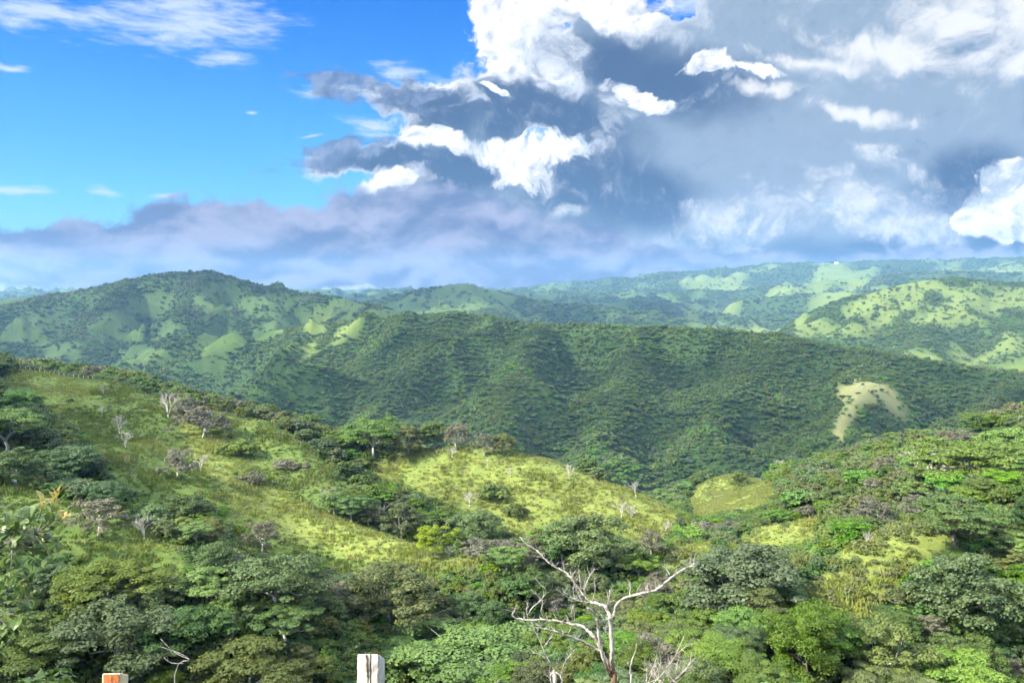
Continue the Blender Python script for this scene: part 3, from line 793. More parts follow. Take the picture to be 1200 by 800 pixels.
tr(1015, 642, 'bare3', 26, 'slender white bare stem just below the pale umbrella-shaped tree', .8)
tr(1070, 612, 'pale', 32, 'thin brownish tree with a straight pale stem on the right slope', .8)
tr(820, 632, 'bare0', 26, 'white bare tree in the valley between the two small grassy knolls', 1.1)
tr(850, 626, 'shrub_pale', 16, 'creamy flat bush at the left foot of the bright knoll', 1.8)
tr(912, 556, 'bare2', 22, 'pinkish grey bare tree behind the far little meadow', 1.1)
tr(866, 572, 'round_mid', 18, 'dark tree standing in the far little meadow', 1.0)
tr(1150, 585, 'umbrella_bright', 62, 'very wide vivid green treetop high on the right slope', 1.3)
tr(1188, 560, 'umbrella_bright', 56, 'vivid green tree at the right edge above the wide treetop', 1.0)
tr(1120, 640, 'umbrella_mid', 52, 'wide yellowish green tree on the right slope under the vivid crown', 1.2)
tr(868, 722, 'round_blue', 78, 'huge grey-green rounded tree right of the dead tree', 1.3)
tr(902, 708, 'umbrella_bright', 34, 'sunny green tree top below the bright right knoll', 1.3)
tr(962, 772, 'umbrella_bright', 50, 'sunlit bright green tree at the foot of the brushy right slope', 1.1)
tr(1034, 796, 'round_olive', 62, 'olive tree with a white trunk showing, lower right woods', 1.0)
tr(934, 680, 'bare2', 20, 'little white bare tree behind the huge grey-green rounded tree')
tr(1095, 815, 'umbrella_bright', 60, 'bright green tree at the bottom edge in the right-hand corner', 1.1)
tr(1130, 735, 'round_dark', 74, 'deep green tree in the lower right woods', 1.1)
tr(940, 800, 'round_mid', 84, 'green tree filling the bottom edge right of the dead twiggy bush', 1.1)
tr(242, 705, 'lime', 36, 'bright yellow-green tree top among dark trees in the lower left woods', 1.3)
tr(320, 712, 'round_blue', 58, 'wide bluish green tree below the shaded foot of the spur', 1.4)
tr(125, 728, 'umbrella_mid', 60, 'wide tiered green tree under the left knoll', 1.25)
tr(170, 708, 'pale', 28, 'small grey tree top right of the tiered green tree', 1.0)
tr(140, 786, 'round_blue', 80, 'large pale grey-green tree above the sawn reddish post', 1.25)
tr(218, 768, 'umbrella_dark', 66, 'dark green tiered tree right of the large pale grey-green one', 1.2)
tr(390, 702, 'bare2', 34, 'pale brown bare tree with upright twigs in the lower woods', .7)
tr(300, 815, 'round_olive', 66, 'yellowish olive tree top at the bottom edge left of the white post', 1.35)
tr(335, 755, 'umbrella_bright', 44, 'fresh green tree above the yellowish olive one', 1.0)
tr(535, 815, 'umbrella_bright', 66, 'very wide vivid green treetop right of the white post', 1.5)
tr(455, 735, 'round_olive', 66, 'yellow-orange tinged tree with dark trunks above the white post', 1.15)
tr(268, 770, 'bare3', 62, 'thin whitish dead pole with side twigs rising from the lower left woods', .5)
tr(40, 795, 'umbrella_mid', 66, 'green tree in the bottom left corner', 1.2)
tr(82, 470, 'shrub_mid', 5, 'tiny dark bush near the top of the left pasture', 1.3)

SHRUBS = {}
def make_shrub(lm, seed, nleaf=2600, size=0.2):
    rng = np.random.default_rng(seed)
    cc, cen, nrm, tone = crown_points('round', rng, 1.9, 2.0, 0.1, 20, nleaf, 0.7, 0.7)
    vv = cards(cen, nrm, size, rng, bend=0.1)
    me = finish_mesh('crown_shrub', vv, np.arange(len(cen) * 4), 4, LEAF[lm], False, {'tone': ('FLOAT', 'FACE', tone.astype(np.float32))})
    tb = Tubes()
    for t in cc[:9]:
        tb.tube([(0, 0, -.3), Vector(t) * .5 + Vector((0, 0, -.1)), t], [.06, .04, .015], 4, False)
    return tb.mesh('stems_shrub', BARK_D), me
SHRUBS['shrub_mid'] = make_shrub('mid', 3); SHRUBS['shrub_pale'] = make_shrub('pale', 4, 1500, .17)

KH = {k: v[3] + v[4] for k, v in KINDS.items()}
NAMES = {'umbrella': 'spreading_tree', 'round': 'broadleaf_tree', 'bare': 'bare_tree', 'shrub': 'shrub', 'pale': 'dry_season_tree', 'lime': 'young_tree'}
def place_tree(x, y, kind, scl, rz, label, wide=1.0, group=None, z=None):
    z = float(ground(x, y)) if z is None else z
    fam = kind.split('_')[0].rstrip('0123')
    e = bpy.data.objects.new(NAMES[fam], None)
    e.empty_display_size = 0.5
    C.objects.link(e)
    e.location = (x, y, z - 0.15 * scl); e.rotation_euler = (0, 0, rz); e.scale = (scl * wide, scl * wide, scl)
    e['category'] = 'shrub' if fam == 'shrub' else 'tree'
    if label: e['label'] = label
    if group: e['group'] = group
    if fam == 'bare':
        o = bpy.data.objects.new('trunk', BARE[int(kind[-1])]); o.parent = e; C.objects.link(o)
        return e
    if fam == 'shrub': tm, cm = SHRUBS[kind]
    elif math.hypot(x, y) < 118: tm, cm = CLOSE[kind][0]
    else: tm, cm = NEAR[kind][int(rz * 100) % 3]
    for nm, me in ((('stems' if fam == 'shrub' else 'trunk'), tm), ('crown', cm)):
        o = bpy.data.objects.new(nm, me); o.parent = e; C.objects.link(o)
    return e

PLACED = []      # x, y, radius to keep clear
HAND = []
rr_ = random.Random(3)
for px, py, kind, hpx, label, wide in T_:
    h = hit(px, min(py, 805), 30)
    if h is None: print('no hit', px, py); continue
    x, y, z = h
    if py > 805:
        x, y, z = hit(px, 799, 30); y -= 4; z = float(ground(x, y))
    fam = kind.split('_')[0].rstrip('0123')
    hh = {'bare': 7.4, 'shrub': 2.3}.get(fam) or KH[kind]
    scl = hpx / F_ * y / 0.93 / hh
    if kind == 'umbrella_dark' or (px < 120 and py < 600): scl *= .8
    rad = scl * wide * {'bare': 1.2, 'shrub': 1.5}.get(fam, 4.5)
    HAND.append((x, y, z, kind, scl, rr_.uniform(0, 6.28), label, wide))
    PLACED.append((x, y, rad))
PL = np.array(PLACED)
for t in HAND:
    place_tree(t[0], t[1], t[3], t[4], t[5], t[6], t[7], 'trees and bushes standing out in the near valley')

# ------------------------------------------------------------------ the near woods, every tree an individual
X, Y = jitter_grid(64, 620, 5.8, 38, 0.42, 11)
Z = ground(X, Y)
K = ground_kind(X, Y, Z)
px_, py_ = project(X, Y, Z)
dn = fbm(X, Y, 60, 3, 201)
rg = np.random.default_rng(5)
rad_ = np.hypot(X, Y)
keep = (K == 0) & ((dn > -0.55) | (rad_ > 330))
for xx, yy, r in PLACED:
    keep &= np.hypot(X - xx, Y - yy) > r
X, Y, Z, dn, px_, py_, rad_ = [a[keep] for a in (X, Y, Z, dn, px_, py_, rad_)]
scl_ = rg.uniform(0.52, 0.98, len(X)) * np.where(dn > 0.1, 1.05, 0.95)
scl_ = scl_ * np.where(rad_ < 130, 1.12, 1.0)
# nothing may grow up in front of the open pastures
blk = np.zeros(len(X), bool)
for poly, d0, d1, k in PASTURES[:10]:
    if k == 3: continue
    for fx, fz in ((0, 7.6), (-2.8, 6.5), (2.8, 6.5), (0, 5), (-4.6, 4.5), (4.6, 4.5)):
        tx, ty = project(X + fx * scl_, Y, Z + fz * scl_)
        blk |= in_poly(tx, ty, poly) & (Y < d1)
    print('blocked', int(blk.sum()))
X, Y, Z, dn, px_, py_, rad_, scl_ = [a[~blk] for a in (X, Y, Z, dn, px_, py_, rad_, scl_)]
top_ = Z + 7 * scl_
vis = sight(X, Y, top_)
keep = vis > -3
X, Y, Z, dn, px_, py_, rad_, scl_, vis = [a[keep] for a in (X, Y, Z, dn, px_, py_, rad_, scl_, vis)]
sp = fbm(X, Y, 55, 2, 301); sp2 = fbm(X, Y, 23, 2, 311)
KL = list(KINDS)
def pick(i):
    """kind by patch, with the drift the photograph shows"""
    x, y, p, q = X[i], Y[i], px_[i], py_[i]
    u = rg.uniform()
    skyline_left = p < 420 and q < 520 and y > 290
    if skyline_left: w = dict(pale=.36, umbrella_mid=.2, round_mid=.12, round_olive=.12, umbrella_dark=.2)
    elif p > 900 and q < 640 and y > 220: w = dict(round_olive=.22, pale=.15, round_mid=.2, umbrella_mid=.2, round_blue=.1, umbrella_bright=.08, round_dark=.05)
    elif p > 950: w = dict(umbrella_mid=.34, umbrella_bright=.18, round_olive=.14, round_dark=.12, round_mid=.17, pale=.05)
    elif p < 300 and 430 < q < 600: w = dict(umbrella_dark=.45, round_dark=.3, umbrella_mid=.25)
    else: w = dict(umbrella_mid=.17, umbrella_dark=.10, round_blue=.14, round_dark=.07, round_mid=.20, round_olive=.14, umbrella_bright=.12, pale=.05, lime=.02)
    t = (0.5 + 0.8 * sp[i] + 0.5 * sp2[i] + 0.6 * (u - .5)) % 1.0
    s = 0; tot = sum(w.values())
    for k, v in w.items():
        s += v / tot
        if t < s: return k
    return k
kinds_ = [pick(i) for i in range(len(X))]
infr = (px_ > -60) & (px_ < 1260) & (py_ < 900) & (vis > 0.5)
order = np.argsort(-(scl_ / rad_) * infr)
n_hand = sum(1 for t in T_ if not t[2].startswith('shrub'))
N_IND = 312 - n_hand
ind = order[:N_IND]
indset = np.zeros(len(X), bool); indset[ind] = True
print('near candidates', len(X), 'in frame', int(infr.sum()), 'individual', N_IND, 'to', rad_[ind].max())
AUTO = []
for i in ind:
    e = place_tree(X[i], Y[i], kinds_[i], scl_[i], rg.uniform(0, 6.28), None, 1.0 + 0.12 * (rg.uniform() - .3), None, Z[i])
    AUTO.append((e, kinds_[i], float(px_[i]), float(py_[i]) - 5 * scl_[i] / rad_[i] * F_, float(rad_[i]), float(scl_[i])))

# ------------------------------------------------------------------ woods too many to count: one object per wood, geometry nodes
def stuff_object(name, label, pts, scl, rz, idx, meshes, tilt=None):
    col = bpy.data.collections.new('kinds_of_' + name)
    for n, mlist in enumerate(meshes):
        # several meshes joined in one source each
        o = bpy.data.objects.new('%s_%02d' % (name, n), mlist); col.objects.link(o)
    me = bpy.data.meshes.new(name)
    me.vertices.add(len(pts)); me.vertices.foreach_set('co', np.asarray(pts, np.float32).ravel())
    for k, typ, arr in (('scl', 'FLOAT_VECTOR', scl), ('rot', 'FLOAT_VECTOR', rz), ('idx', 'INT', idx)):
        at = me.attributes.new(k, typ, 'POINT'); at.data.foreach_set('vector' if typ == 'FLOAT_VECTOR' else 'value', np.asarray(arr).ravel())
    o = bpy.data.objects.new(name, me); C.objects.link(o); o['kind'] = 'stuff'; o['label'] = label
    ng = bpy.data.node_groups.new('scatter_' + name, 'GeometryNodeTree')
    ng.interface.new_socket('Geometry', in_out='INPUT', socket_type='NodeSocketGeometry')
    ng.interface.new_socket('Geometry', in_out='OUTPUT', socket_type='NodeSocketGeometry')
    N = NT(ng)
    gi = N.node('NodeGroupInput'); go = N.node('NodeGroupOutput')
    ci = N.node('GeometryNodeCollectionInfo'); ci.inputs[0].default_value = col
    ci.inputs['Separate Children'].default_value = True; ci.inputs['Reset Children'].default_value = True
    def na(nm, dt):
        n = N.node('GeometryNodeInputNamedAttribute', data_type=dt); n.inputs['Name'].default_value = nm; return n.outputs[0]
    ip = N.node('GeometryNodeInstanceOnPoints', {'Points': gi.outputs[0], 'Instance': ci.outputs[0], 'Pick Instance': True, 'Instance Index': na('idx', 'INT')})
    ng.links.new(na('rot', 'FLOAT_VECTOR'), ip.inputs['Rotation']); ng.links.new(na('scl', 'FLOAT_VECTOR'), ip.inputs['Scale'])
    ng.links.new(ip.outputs[0], go.inputs[0])
    md = o.modifiers.new('scatter', 'NODES'); md.node_group = ng
    return o
def join_meshes(name, tm, cm):
    """one mesh holding trunk and crown with both materials"""
    vs = []; fs = []; mi = []; off = 0
    mats = []
    for me in (tm, cm):
        if me is None: continue
        co = np.empty(len(me.vertices) * 3, np.float32); me.vertices.foreach_get('co', co); vs.append(co.reshape(-1, 3))
        for p in me.polygons: fs.append([v + off for v in p.vertices]); mi.append(len(mats))
        off += len(me.vertices); mats.append(me.materials[0])
    m = bpy.data.meshes.new(name); m.from_pydata(np.vstack(vs).tolist(), [], fs)
    for mt in mats: m.materials.append(mt)
    m.polygons.foreach_set('material_index', mi)
    if cm is not None:
        tn = np.full(len(fs), .5, np.float32); src = np.empty(len(cm.polygons), np.float32); cm.attributes['tone'].data.foreach_get('value', src); tn[-len(src):] = src
        at = m.attributes.new('tone', 'FLOAT', 'FACE'); at.data.foreach_set('value', tn)
    m.update(); return m
MIDM = []; MIDK = {}
for n, k in enumerate(KINDS):
    MIDK[k] = []
    for i in range(2):
        MIDK[k].append(len(MIDM)); MIDM.append(join_meshes('mid_' + k, *make_tree(k, 'mid', 500 + 13 * n + i)))
b0 = len(MIDM)
rest = ~indset & (vis > -3)
idx = np.array([MIDK[kinds_[i]][int(rg.integers(2))] for i in range(len(X))])
def put_wood(name, label, m):
    n = int(m.sum())
    if n == 0: return
    s = scl_[m][:, None] * np.stack([rg.uniform(.92, 1.15, n), rg.uniform(.92, 1.15, n), rg.uniform(.9, 1.1, n)], 1)
    r = np.stack([rg.normal(0, .05, n), rg.normal(0, .05, n), rg.uniform(0, 6.28, n)], 1)
    stuff_object(name, label, np.stack([X[m], Y[m], Z[m] - .3], 1), s, r, idx[m], MIDM)
put_wood('woodland', 'continuous woods of small trees on the left ridge and in the gullies round it', rest & (px_ < 600))
put_wood('woodland', 'continuous woods covering the right-hand slope and the valley bottom', rest & (px_ >= 600))

# far forests
FARM = []; FK = {}
for n, k in enumerate(['umbrella_mid', 'round_mid', 'round_dark', 'round_blue', 'round_olive', 'umbrella_dark', 'pale', 'umbrella_bright']):
    FK[k] = []
    for i in range(2):
        FK[k].append(len(FARM)); FARM.append(make_tree(k, 'far', 900 + 13 * n + i)[1])
def far_wood(name, label, d0, d1, step, sc0, sel, seed, weights, zs=1.0, meadow=0.0, vary=.25):
    x, y = jitter_grid(d0, d1, step, 38, .48, seed)
    m = sel(x, y); x, y = x[m], y[m]
    z = ground(x, y)
    sg = sight(x, y, z + 9 * sc0 + 4)
    m = sg > -2; x, y, z = x[m], y[m], z[m]
    k = ground_kind(x, y, z)
    r_ = np.random.default_rng(seed)
    # woods, plus hedgerow lines and stray trees in the clearings
    hedge = np.abs(fbm(x, y, 120, 3, 401)) < 0.03
    m = (k == 0) | ((k == 3) & (r_.uniform(size=len(x)) < .07)) | ((k != 3) & (hedge | (r_.uniform(size=len(x)) < meadow)))
    x, y, z = x[m], y[m], z[m]; n = len(x)
    ks = list(weights); w = np.array([weights[q] for q in ks]); w = w / w.sum()
    t = np.clip(0.5 + 0.9 * fbm(x, y, 120, 4, seed + 5) + r_.uniform(-.35, .35, n), 0, .9999)
    ci = np.searchsorted(np.cumsum(w), t); ci = np.clip(ci, 0, len(ks) - 1)
    id_ = np.array([FK[ks[c]][0] for c in ci]) + r_.integers(0, 2, n)
    s = (sc0 * (.5 + .95 * r_.uniform(0, 1, n) ** 2) * (1 + .25 * fbm(x, y, 60, 2, 5)))[:, None] * np.stack([np.ones(n), np.ones(n), r_.uniform(.8, 1.25, n) * zs], 1)
    rt = np.stack([r_.normal(0, .08, n), r_.normal(0, .08, n), r_.uniform(0, 6.28, n)], 1)
    print(name, n)
    return stuff_object(name, label, np.stack([x, y, z - 1.0 * sc0], 1), s, rt, id_, FARM)
W1 = dict(umbrella_dark=.16, round_dark=.16, umbrella_mid=.26, round_mid=.22, round_blue=.08, round_olive=.09, pale=.03)
far_wood('forest', 'dense forest covering the broad middle hill across the valley', 620, 2000, 5.1, 0.66, lambda x, y: ~((x < -0.42 * y + 0) & (y > 1450)), 21, dict(umbrella_dark=.10, round_dark=.10, umbrella_mid=.28, round_mid=.26, round_blue=.07, round_olive=.12, pale=.03, umbrella_bright=.04), meadow=.01)
far_wood('forest', 'patchy forest on the high mountain at the left', 1450, 3000, 7.8, 0.95, lambda x, y: (x < -0.16 * y) & ((y > 2000) | (x < -0.42 * y)), 22, W1, meadow=.05)
far_wood('forest', 'scattered woods on the sunlit hill at the right', 1900, 3400, 8.5, 0.85, lambda x, y: (x >= -0.16 * y) & (y > 1900), 23, dict(umbrella_dark=.10, round_dark=.10, umbrella_mid=.28, round_mid=.26, round_olive=.16, umbrella_bright=.10), meadow=.10)
far_wood('forest', 'hazy woods on the farthest ranges', 3300, 9000, 18, 1.75, lambda x, y: (y > 3300) & (y < 8400), 24, W1, .8, meadow=.10)

# grass and low brush on the pastures
def tuft_mesh(seed, mat, n=26, h=.38, w=.07, spread=.75):
    rng = np.random.default_rng(seed)
    c = np.c_[rng.normal(0, spread * .5, (n, 2)), np.zeros(n)]
    an = rng.uniform(0, 6.28, n); ln = rng.normal(0, .25, (n, 2)); hh = h * rng.uniform(.5, 1.2, n)
    t = np.c_[np.cos(an), np.sin(an), np.zeros(n)] * w
    tip = c + np.c_[ln * hh[:, None], hh]
    mid = c + np.c_[ln * hh[:, None] * .3, hh * .55]
    v = np.stack([c - t, c + t, mid + t * .9, tip, mid - t * .9], 1).reshape(-1, 3)
    return finish_mesh('tuft', v, np.arange(n * 5), 5, mat, False, {'tone': ('FLOAT', 'FACE', rng.uniform(0, 1, n).astype(np.float32))})
GR_A = leaf_material('grass_green', (0.085, 0.140, 0.026), (0.140, 0.185, 0.040), .3, .25)
GR_B = leaf_material('grass_sunny', (0.165, 0.210, 0.042), (0.245, 0.280, 0.065), .3, .25)
GR_C = leaf_material('grass_straw', (0.20, 0.19, 0.08), (0.28, 0.25, 0.11), .3, .25)
TUF = [tuft_mesh(1, GR_A), tuft_mesh(2, GR_A, 30, .7), tuft_mesh(3, GR_B), tuft_mesh(4, GR_B, 30, .65), tuft_mesh(5, GR_C, 18, .8, .05),
       make_shrub('mid', 31, 160, .5)[1], make_shrub('olive', 32, 150, .5)[1], make_shrub('dark', 33, 150, .5)[1]]
x, y = jitter_grid(100, 620, 1.15, 38, .5, 41)
z = ground(x, y); k = ground_kind(x, y, z); m = (k > 0) & (sight(x, y, z + .8) > -.5)
x, y, z, k = x[m], y[m], z[m], k[m]
r_ = np.random.default_rng(8); n = len(x)
pt = fbm(x, y, 14, 3, 501); pt2 = fbm(x, y, 40, 2, 511)
m = r_.uniform(size=n) < np.clip(.7 + .5 * pt, .4, .95)
x, y, z, k, pt, pt2 = [a[m] for a in (x, y, z, k, pt, pt2)]; n = len(x)
id_ = np.where((k == 2) , 2, 0) + r_.integers(0, 2, n)
id_ = np.where((k == 1) & (pt2 > .25), 2, id_); id_ = np.where((k == 2) & (pt < -.35), 0, id_)
id_ = np.where(r_.uniform(size=n) < .04, 4, id_)
br = r_.uniform(size=n) < (.005 + .012 * (pt2 < -.2)); id_ = np.where(br, 5 + r_.integers(0, 3, n), id_)
brushy = (k == 2) & (y < 215) & (x > 40)
id_ = np.where(brushy & (r_.uniform(size=n) < .35), 6, id_)
ss_ = r_.uniform(.7, 1.5, n) * (1 + .5 * np.clip(pt, -.5, 1)); ss_ = np.where(id_ >= 5, r_.uniform(.3, .75, n), ss_)
print('tufts', n)
stuff_object('grass', 'tall grass and low brush on the green pastures', np.stack([x, y, z - .03], 1), np.stack([ss_, ss_, ss_], 1), np.stack([0 * x, 0 * x, r_.uniform(0, 6.28, n)], 1), id_, TUF)
# undergrowth below the near trees and on the steep bank in front
x, y = jitter_grid(4, 330, 2.6, 39, .5, 43)
z = ground(x, y); k = ground_kind(x, y, z); m = (k == 0) & (sight(x, y, z + 1) > -1) & (y > 5.5)
r_ = np.random.default_rng(18)
x, y, z = x[m], y[m], z[m]; n = len(x)
USH = [make_shrub('mid', 61, 500, .30)[1], make_shrub('dark', 62, 500, .30)[1], make_shrub('olive', 63, 500, .30)[1], make_shrub('bright', 64, 500, .30)[1],
       make_shrub('mid', 65, 5000, .085)[1], make_shrub('dark', 66, 5000, .085)[1], make_shrub('olive', 67, 5000, .085)[1]]
s = r_.uniform(.5, 1.15, n) * np.where(y < 16, .16, np.where(y < 40, .35, 1.0))
print('undergrowth', n)
stuff_object('undergrowth', 'low undergrowth between the near trees', np.stack([x, y, z - .1], 1), np.stack([s, s, s * .9], 1), np.stack([0 * x, 0 * x, r_.uniform(0, 6.28, n)], 1), np.where(np.hypot(x, y) < 110, 4 + r_.integers(0, 3, n), r_.integers(0, 4, n)), USH)

# ------------------------------------------------------------------ things close to the viewer
def px_pt(px, py, d):
    r = ray(px, py); return Vector((r.x / r.y * d, d, r.z / r.y * d))
def smooth_path(pts, rad, n=3, jit=0.0, rng=None):
    P = [Vector(p) for p in pts]; out = []; rr = []
    for i in range(len(P) - 1):
        p0, p1, p2, p3 = P[max(i - 1, 0)], P[i], P[i + 1], P[min(i + 2, len(P) - 1)]
        for k in range(n):
            t = k / n
            q = 0.5 * ((2 * p1) + (p2 - p0) * t + (2 * p0 - 5 * p1 + 4 * p2 - p3) * t * t + (3 * p1 - p0 - 3 * p2 + p3) * t ** 3)
            if rng and (i or k): q += Vector(rng.normal(0, jit, 3))
            out.append(q); rr.append((rad[i] * (1 - t) + rad[i + 1] * t) * (1 + (rng.normal() * .10 if rng else 0)))
    out.append(P[-1]); rr.append(rad[-1]); return out, rr
def dead_wood(name, zbark):
    m, N_ = new_mat(name)
    tcn = N_.node('ShaderNodeTexCoord')
    mp_ = N_.node('ShaderNodeMapping', {0: tcn.outputs['Object'], 3: (1, 1, .3)})
    n1 = N_.noise(mp_.outputs[0], 9, 6, .7); n2 = N_.noise(tcn.outputs['Object'], 2.6, 5, .65)
    hz_ = N_.node('ShaderNodeSeparateXYZ', {0: tcn.outputs['Object']}).outputs[2]
    c_ = N_.mix(N_.ss(n1, .38, .62), (.20, .175, .15), (.46, .43, .385))
    c_ = N_.mix(N_.ss(n2, .55, .63), c_, (.11, .085, .065))
    c_ = N_.mix(N_.ss(N_.m('ADD', hz_, N_.m('MULTIPLY', N_.m('SUBTRACT', n2, .5), 2.0)), zbark + .25, zbark - .25), c_, N_.mix(N_.ss(n1, .4, .6), (.10, .055, .035), (.20, .11, .07)))   # bark still on the lower stem
    b_ = N_.node('ShaderNodeBump', {'Strength': .6, 'Distance': .01, 'Height': n1})
    p_ = N_.node('ShaderNodeBsdfPrincipled', {'Base Color': c_, 'Roughness': .85, 'Normal': b_.outputs[0]})
    N_.node('ShaderNodeOutputMaterial', {0: p_.outputs[0]})
    return m
DW_TREE = dead_wood('dead_wood', px_pt(715, 778, 21.0).z - float(ground(px_pt(715, 778, 21.0).x, 21.0)))
DW_PLAIN = dead_wood('dead_wood_bare', -9.0)

def dead_tree(name, label, cat, D, base, trunks, branches, seed, zoom=4.2125, ox=590, oy=610, twigs=True, mat=None):
    """trunks and branches: zoomed tracing of the photograph, (x, y, depth offset), widths in photo pixels"""
    rng = np.random.default_rng(seed); mat = mat or DW_PLAIN
    bx, by = base
    gz = float(ground(bx, by)); org = Vector((bx, by, gz))
    e = bpy.data.objects.new(name, None); C.objects.link(e); e.location = org
    e['label'] = label; e['category'] = cat
    def conv(pl):
        return [px_pt(ox + p[0] / zoom, oy + p[1] / zoom, D + (p[2] if len(p) > 2 else 0)) - org for p in pl]
    def rad(w): return [max(q * .66 / 2 / F_ * D, .004) for q in w]
    for nm, lst in (('trunk', trunks), ('branch', branches)):
        tbs = Tubes() if nm == 'trunk' else None
        for pl, w0, w1, down in lst:
            P = conv(pl); n = len(P); R_ = rad([w0 + (w1 - w0) * i / max(n - 1, 1) for i in range(n)])
            if down: P = [Vector((down[0], down[1], -.5)), Vector((down[0], down[1], .2)) ] + P; R_ = [R_[0] * 1.5, R_[0] * 1.25] + R_
            pp, rr = smooth_path(P, R_, 4, min(R_[-1], .012) * .8, rng)
            tb = tbs or Tubes()
            tb.tube(pp, rr, 9 if w0 > 3 else 6)
            if nm == 'branch' and twigs:
                for _ in range(int(4 + len(pp) * .8)):
                    i = int(rng.integers(len(pp) // 3, len(pp) - 1)); s = pp[i]; d = (pp[i + 1] - pp[i]).normalized()
                    u = (d * .5 + Vector((rng.normal() * .8, rng.normal() * .8, rng.uniform(-.1, 1.2)))).normalized(); L = rng.uniform(.08, .34)
                    q = s + u * L * .5 + Vector(rng.normal(0, .025, 3)); e2 = s + u * L
                    r0 = min(rr[i] * .45, .012); tb.tube([s, q, e2], [r0, r0 * .7, r0 * .3], 4, False)
            if nm == 'branch':
                o = bpy.data.objects.new('branch', tb.mesh('branch', mat)); o.parent = e; C.objects.link(o)
        if tbs: o = bpy.data.objects.new('trunk', tbs.mesh('trunk', mat)); o.parent = e; C.objects.link(o)
    return e
D0 = 21.0
b0_ = px_pt(590 + 550 / 4.2125, 800, D0)
dead_tree('dead_tree', 'bleached leafless dead tree with crooked spreading limbs at bottom centre', 'tree', D0, (b0_.x, D0),
  [([(545,800),(541,740),(535,690),(535,620),(532,540),(527,475)], 10, 6.5, (0, 0)),
   ([(532,770),(505,690,.1),(485,640,.2),(465,600,.3),(440,565,.4),(410,535,.5)], 7.5, 6, None),
   ([(528,760,-.05),(496,690,-.2),(475,600,-.3),(468,540,-.4),(462,490,-.4),(440,450,-.5),(415,425,-.6)], 6, 4, None)],
  [([(410,535,.5),(370,512,.6),(330,508,.7),(270,495,.8),(210,487,.9),(120,488,1.0),(60,480,1.2)], 5, 2, None),
   ([(485,640,.2),(440,622,.2),(390,595,.1),(330,570,0),(270,550,-.1),(210,535,-.2),(165,528,-.3)], 4.5, 1.6, None),
   ([(536,470),(548,455,0),(562,405,-.1),(620,374,-.3),(700,355,-.5),(760,335,-.6),(800,303,-.7),(850,265,-.8),(910,226,-.9),(948,212,-1)], 5.5, 2.4, None),
   ([(528,480),(512,440,.1),(498,418,.1),(470,410,.2),(430,400,.3)], 7, 4, None),
   ([(430,400,.3),(400,370,.4),(370,330,.5),(340,288,.7),(300,250,.8),(250,225,.9),(210,193,1),(170,150,1.1),(120,120,1.2),(78,78,1.3)], 4, 1.2, None),
   ([(440,405,.3),(380,396,.2),(330,380,.1),(290,360,0),(262,335,-.1)], 3, 1, None),
   ([(505,430,.1),(520,390,.1),(524,340,.15)], 3, 1.3, None),
   ([(620,374,-.3),(628,330,-.3),(622,294,-.3)], 2, 1, None),
   ([(822,266,-.7),(805,242,-.6),(785,222,-.6)], 1.2, .6, None),
   ([(905,228,-.9),(912,216,-.9),(922,207,-.9)], 1.6, .8, None),
   ([(372,335,.5),(345,300,.6),(334,275,.6),(330,240,.7)], 2, .8, None),
   ([(385,345,.5),(378,300,.4),(372,240,.4)], 2, .8, None),
   ([(395,345,.4),(420,285,.3),(440,250,.3),(452,232,.3)], 2.2, .8, None),
   ([(410,380,.3),(400,320,.2),(408,265,.2)], 2, .8, None),
   ([(440,395,.2),(452,340,.1),(448,280,0)], 2, .8, None),
   ([(360,400,.2),(345,350,.2),(350,300,.3),(335,270,.3)], 1.8, .7, None),
   ([(415,425,-.6),(380,380,-.7),(360,345,-.7),(352,300,-.8)], 2.6, .8, None),
   ([(300,250,.8),(297,230,.8),(294,208,.8)], 1.4, .7, None),
   ([(465,500,-.4),(500,490,-.3),(528,480,0)], 2.2, 2.4, None),
   ([(470,600,-.3),(498,560,-.3),(512,520,-.2)], 2.2, 1.2, None),
   ([(60,480,1.2),(42,465,1.2),(52,445,1.2),(64,430,1.2)], 1.8, 1, None),
   ([(125,488,1),(113,440,.9),(122,405,.9)], 1.8, .9, None),
   ([(118,470,1),(140,430,.9),(175,400,.9),(212,348,.8),(185,315,.8),(157,280,.8)], 2.2, .7, None),
   ([(215,487,.9),(186,450,.8),(193,400,.8),(165,365,.8),(135,338,.8)], 2.2, .7, None),
   ([(282,492,.8),(262,440,.7),(240,400,.7)], 1.4, .6, None),
   ([(352,505,.6),(334,460,.5),(348,410,.5)], 1.8, .8, None),
   ([(350,500,.6),(350,455,.7),(342,420,.7)], 1.4, .7, None)], 71, mat=DW_TREE)
b1_ = px_pt(590 + 250 / 4.2125, 800, 17.0)
dead_tree('dead_sapling', 'thin pale dead sapling with a broken stump, left of the bleached dead tree', 'tree', 17.0, (b1_.x, 17.0),
  [([(252,800),(250,765),(248,735)], 7, 4, (0, 0))],
  [([(250,740),(238,712,.1),(205,655,.1),(180,590,.2),(152,535,.2),(138,500,.2)], 2.4, .8, None),
   ([(236,800,.1),(232,770,.1),(238,745,.1)], 2.2, 1.6, None),
   ([(255,745),(280,765,-.1),(292,800,-.1)], 2, 1.5, None),
   ([(215,680,.1),(180,658,.1),(145,650,.2)], 1.2, .6, None),
   ([(200,625,.1),(215,600,.2),(240,570,.2)], 1.1, .5, None),
   ([(284,760,-.1),(300,700,-.2),(330,660,-.2),(360,628,-.2)], 1.4, .5, None)], 72)
b2_ = px_pt(590 + 630 / 4.2125, 800, 18.0)
dead_tree('dead_sapling', 'single bare pale stick standing right of the bleached dead tree', 'tree', 18.0, (b2_.x, 18.0),
  [([(630,800),(627,760),(626,720),(640,665),(658,606)], 3, 2, (0, 0))], [([(626,722),(618,718,-.05),(612,700,-.1)], 1, .6, None)], 73)
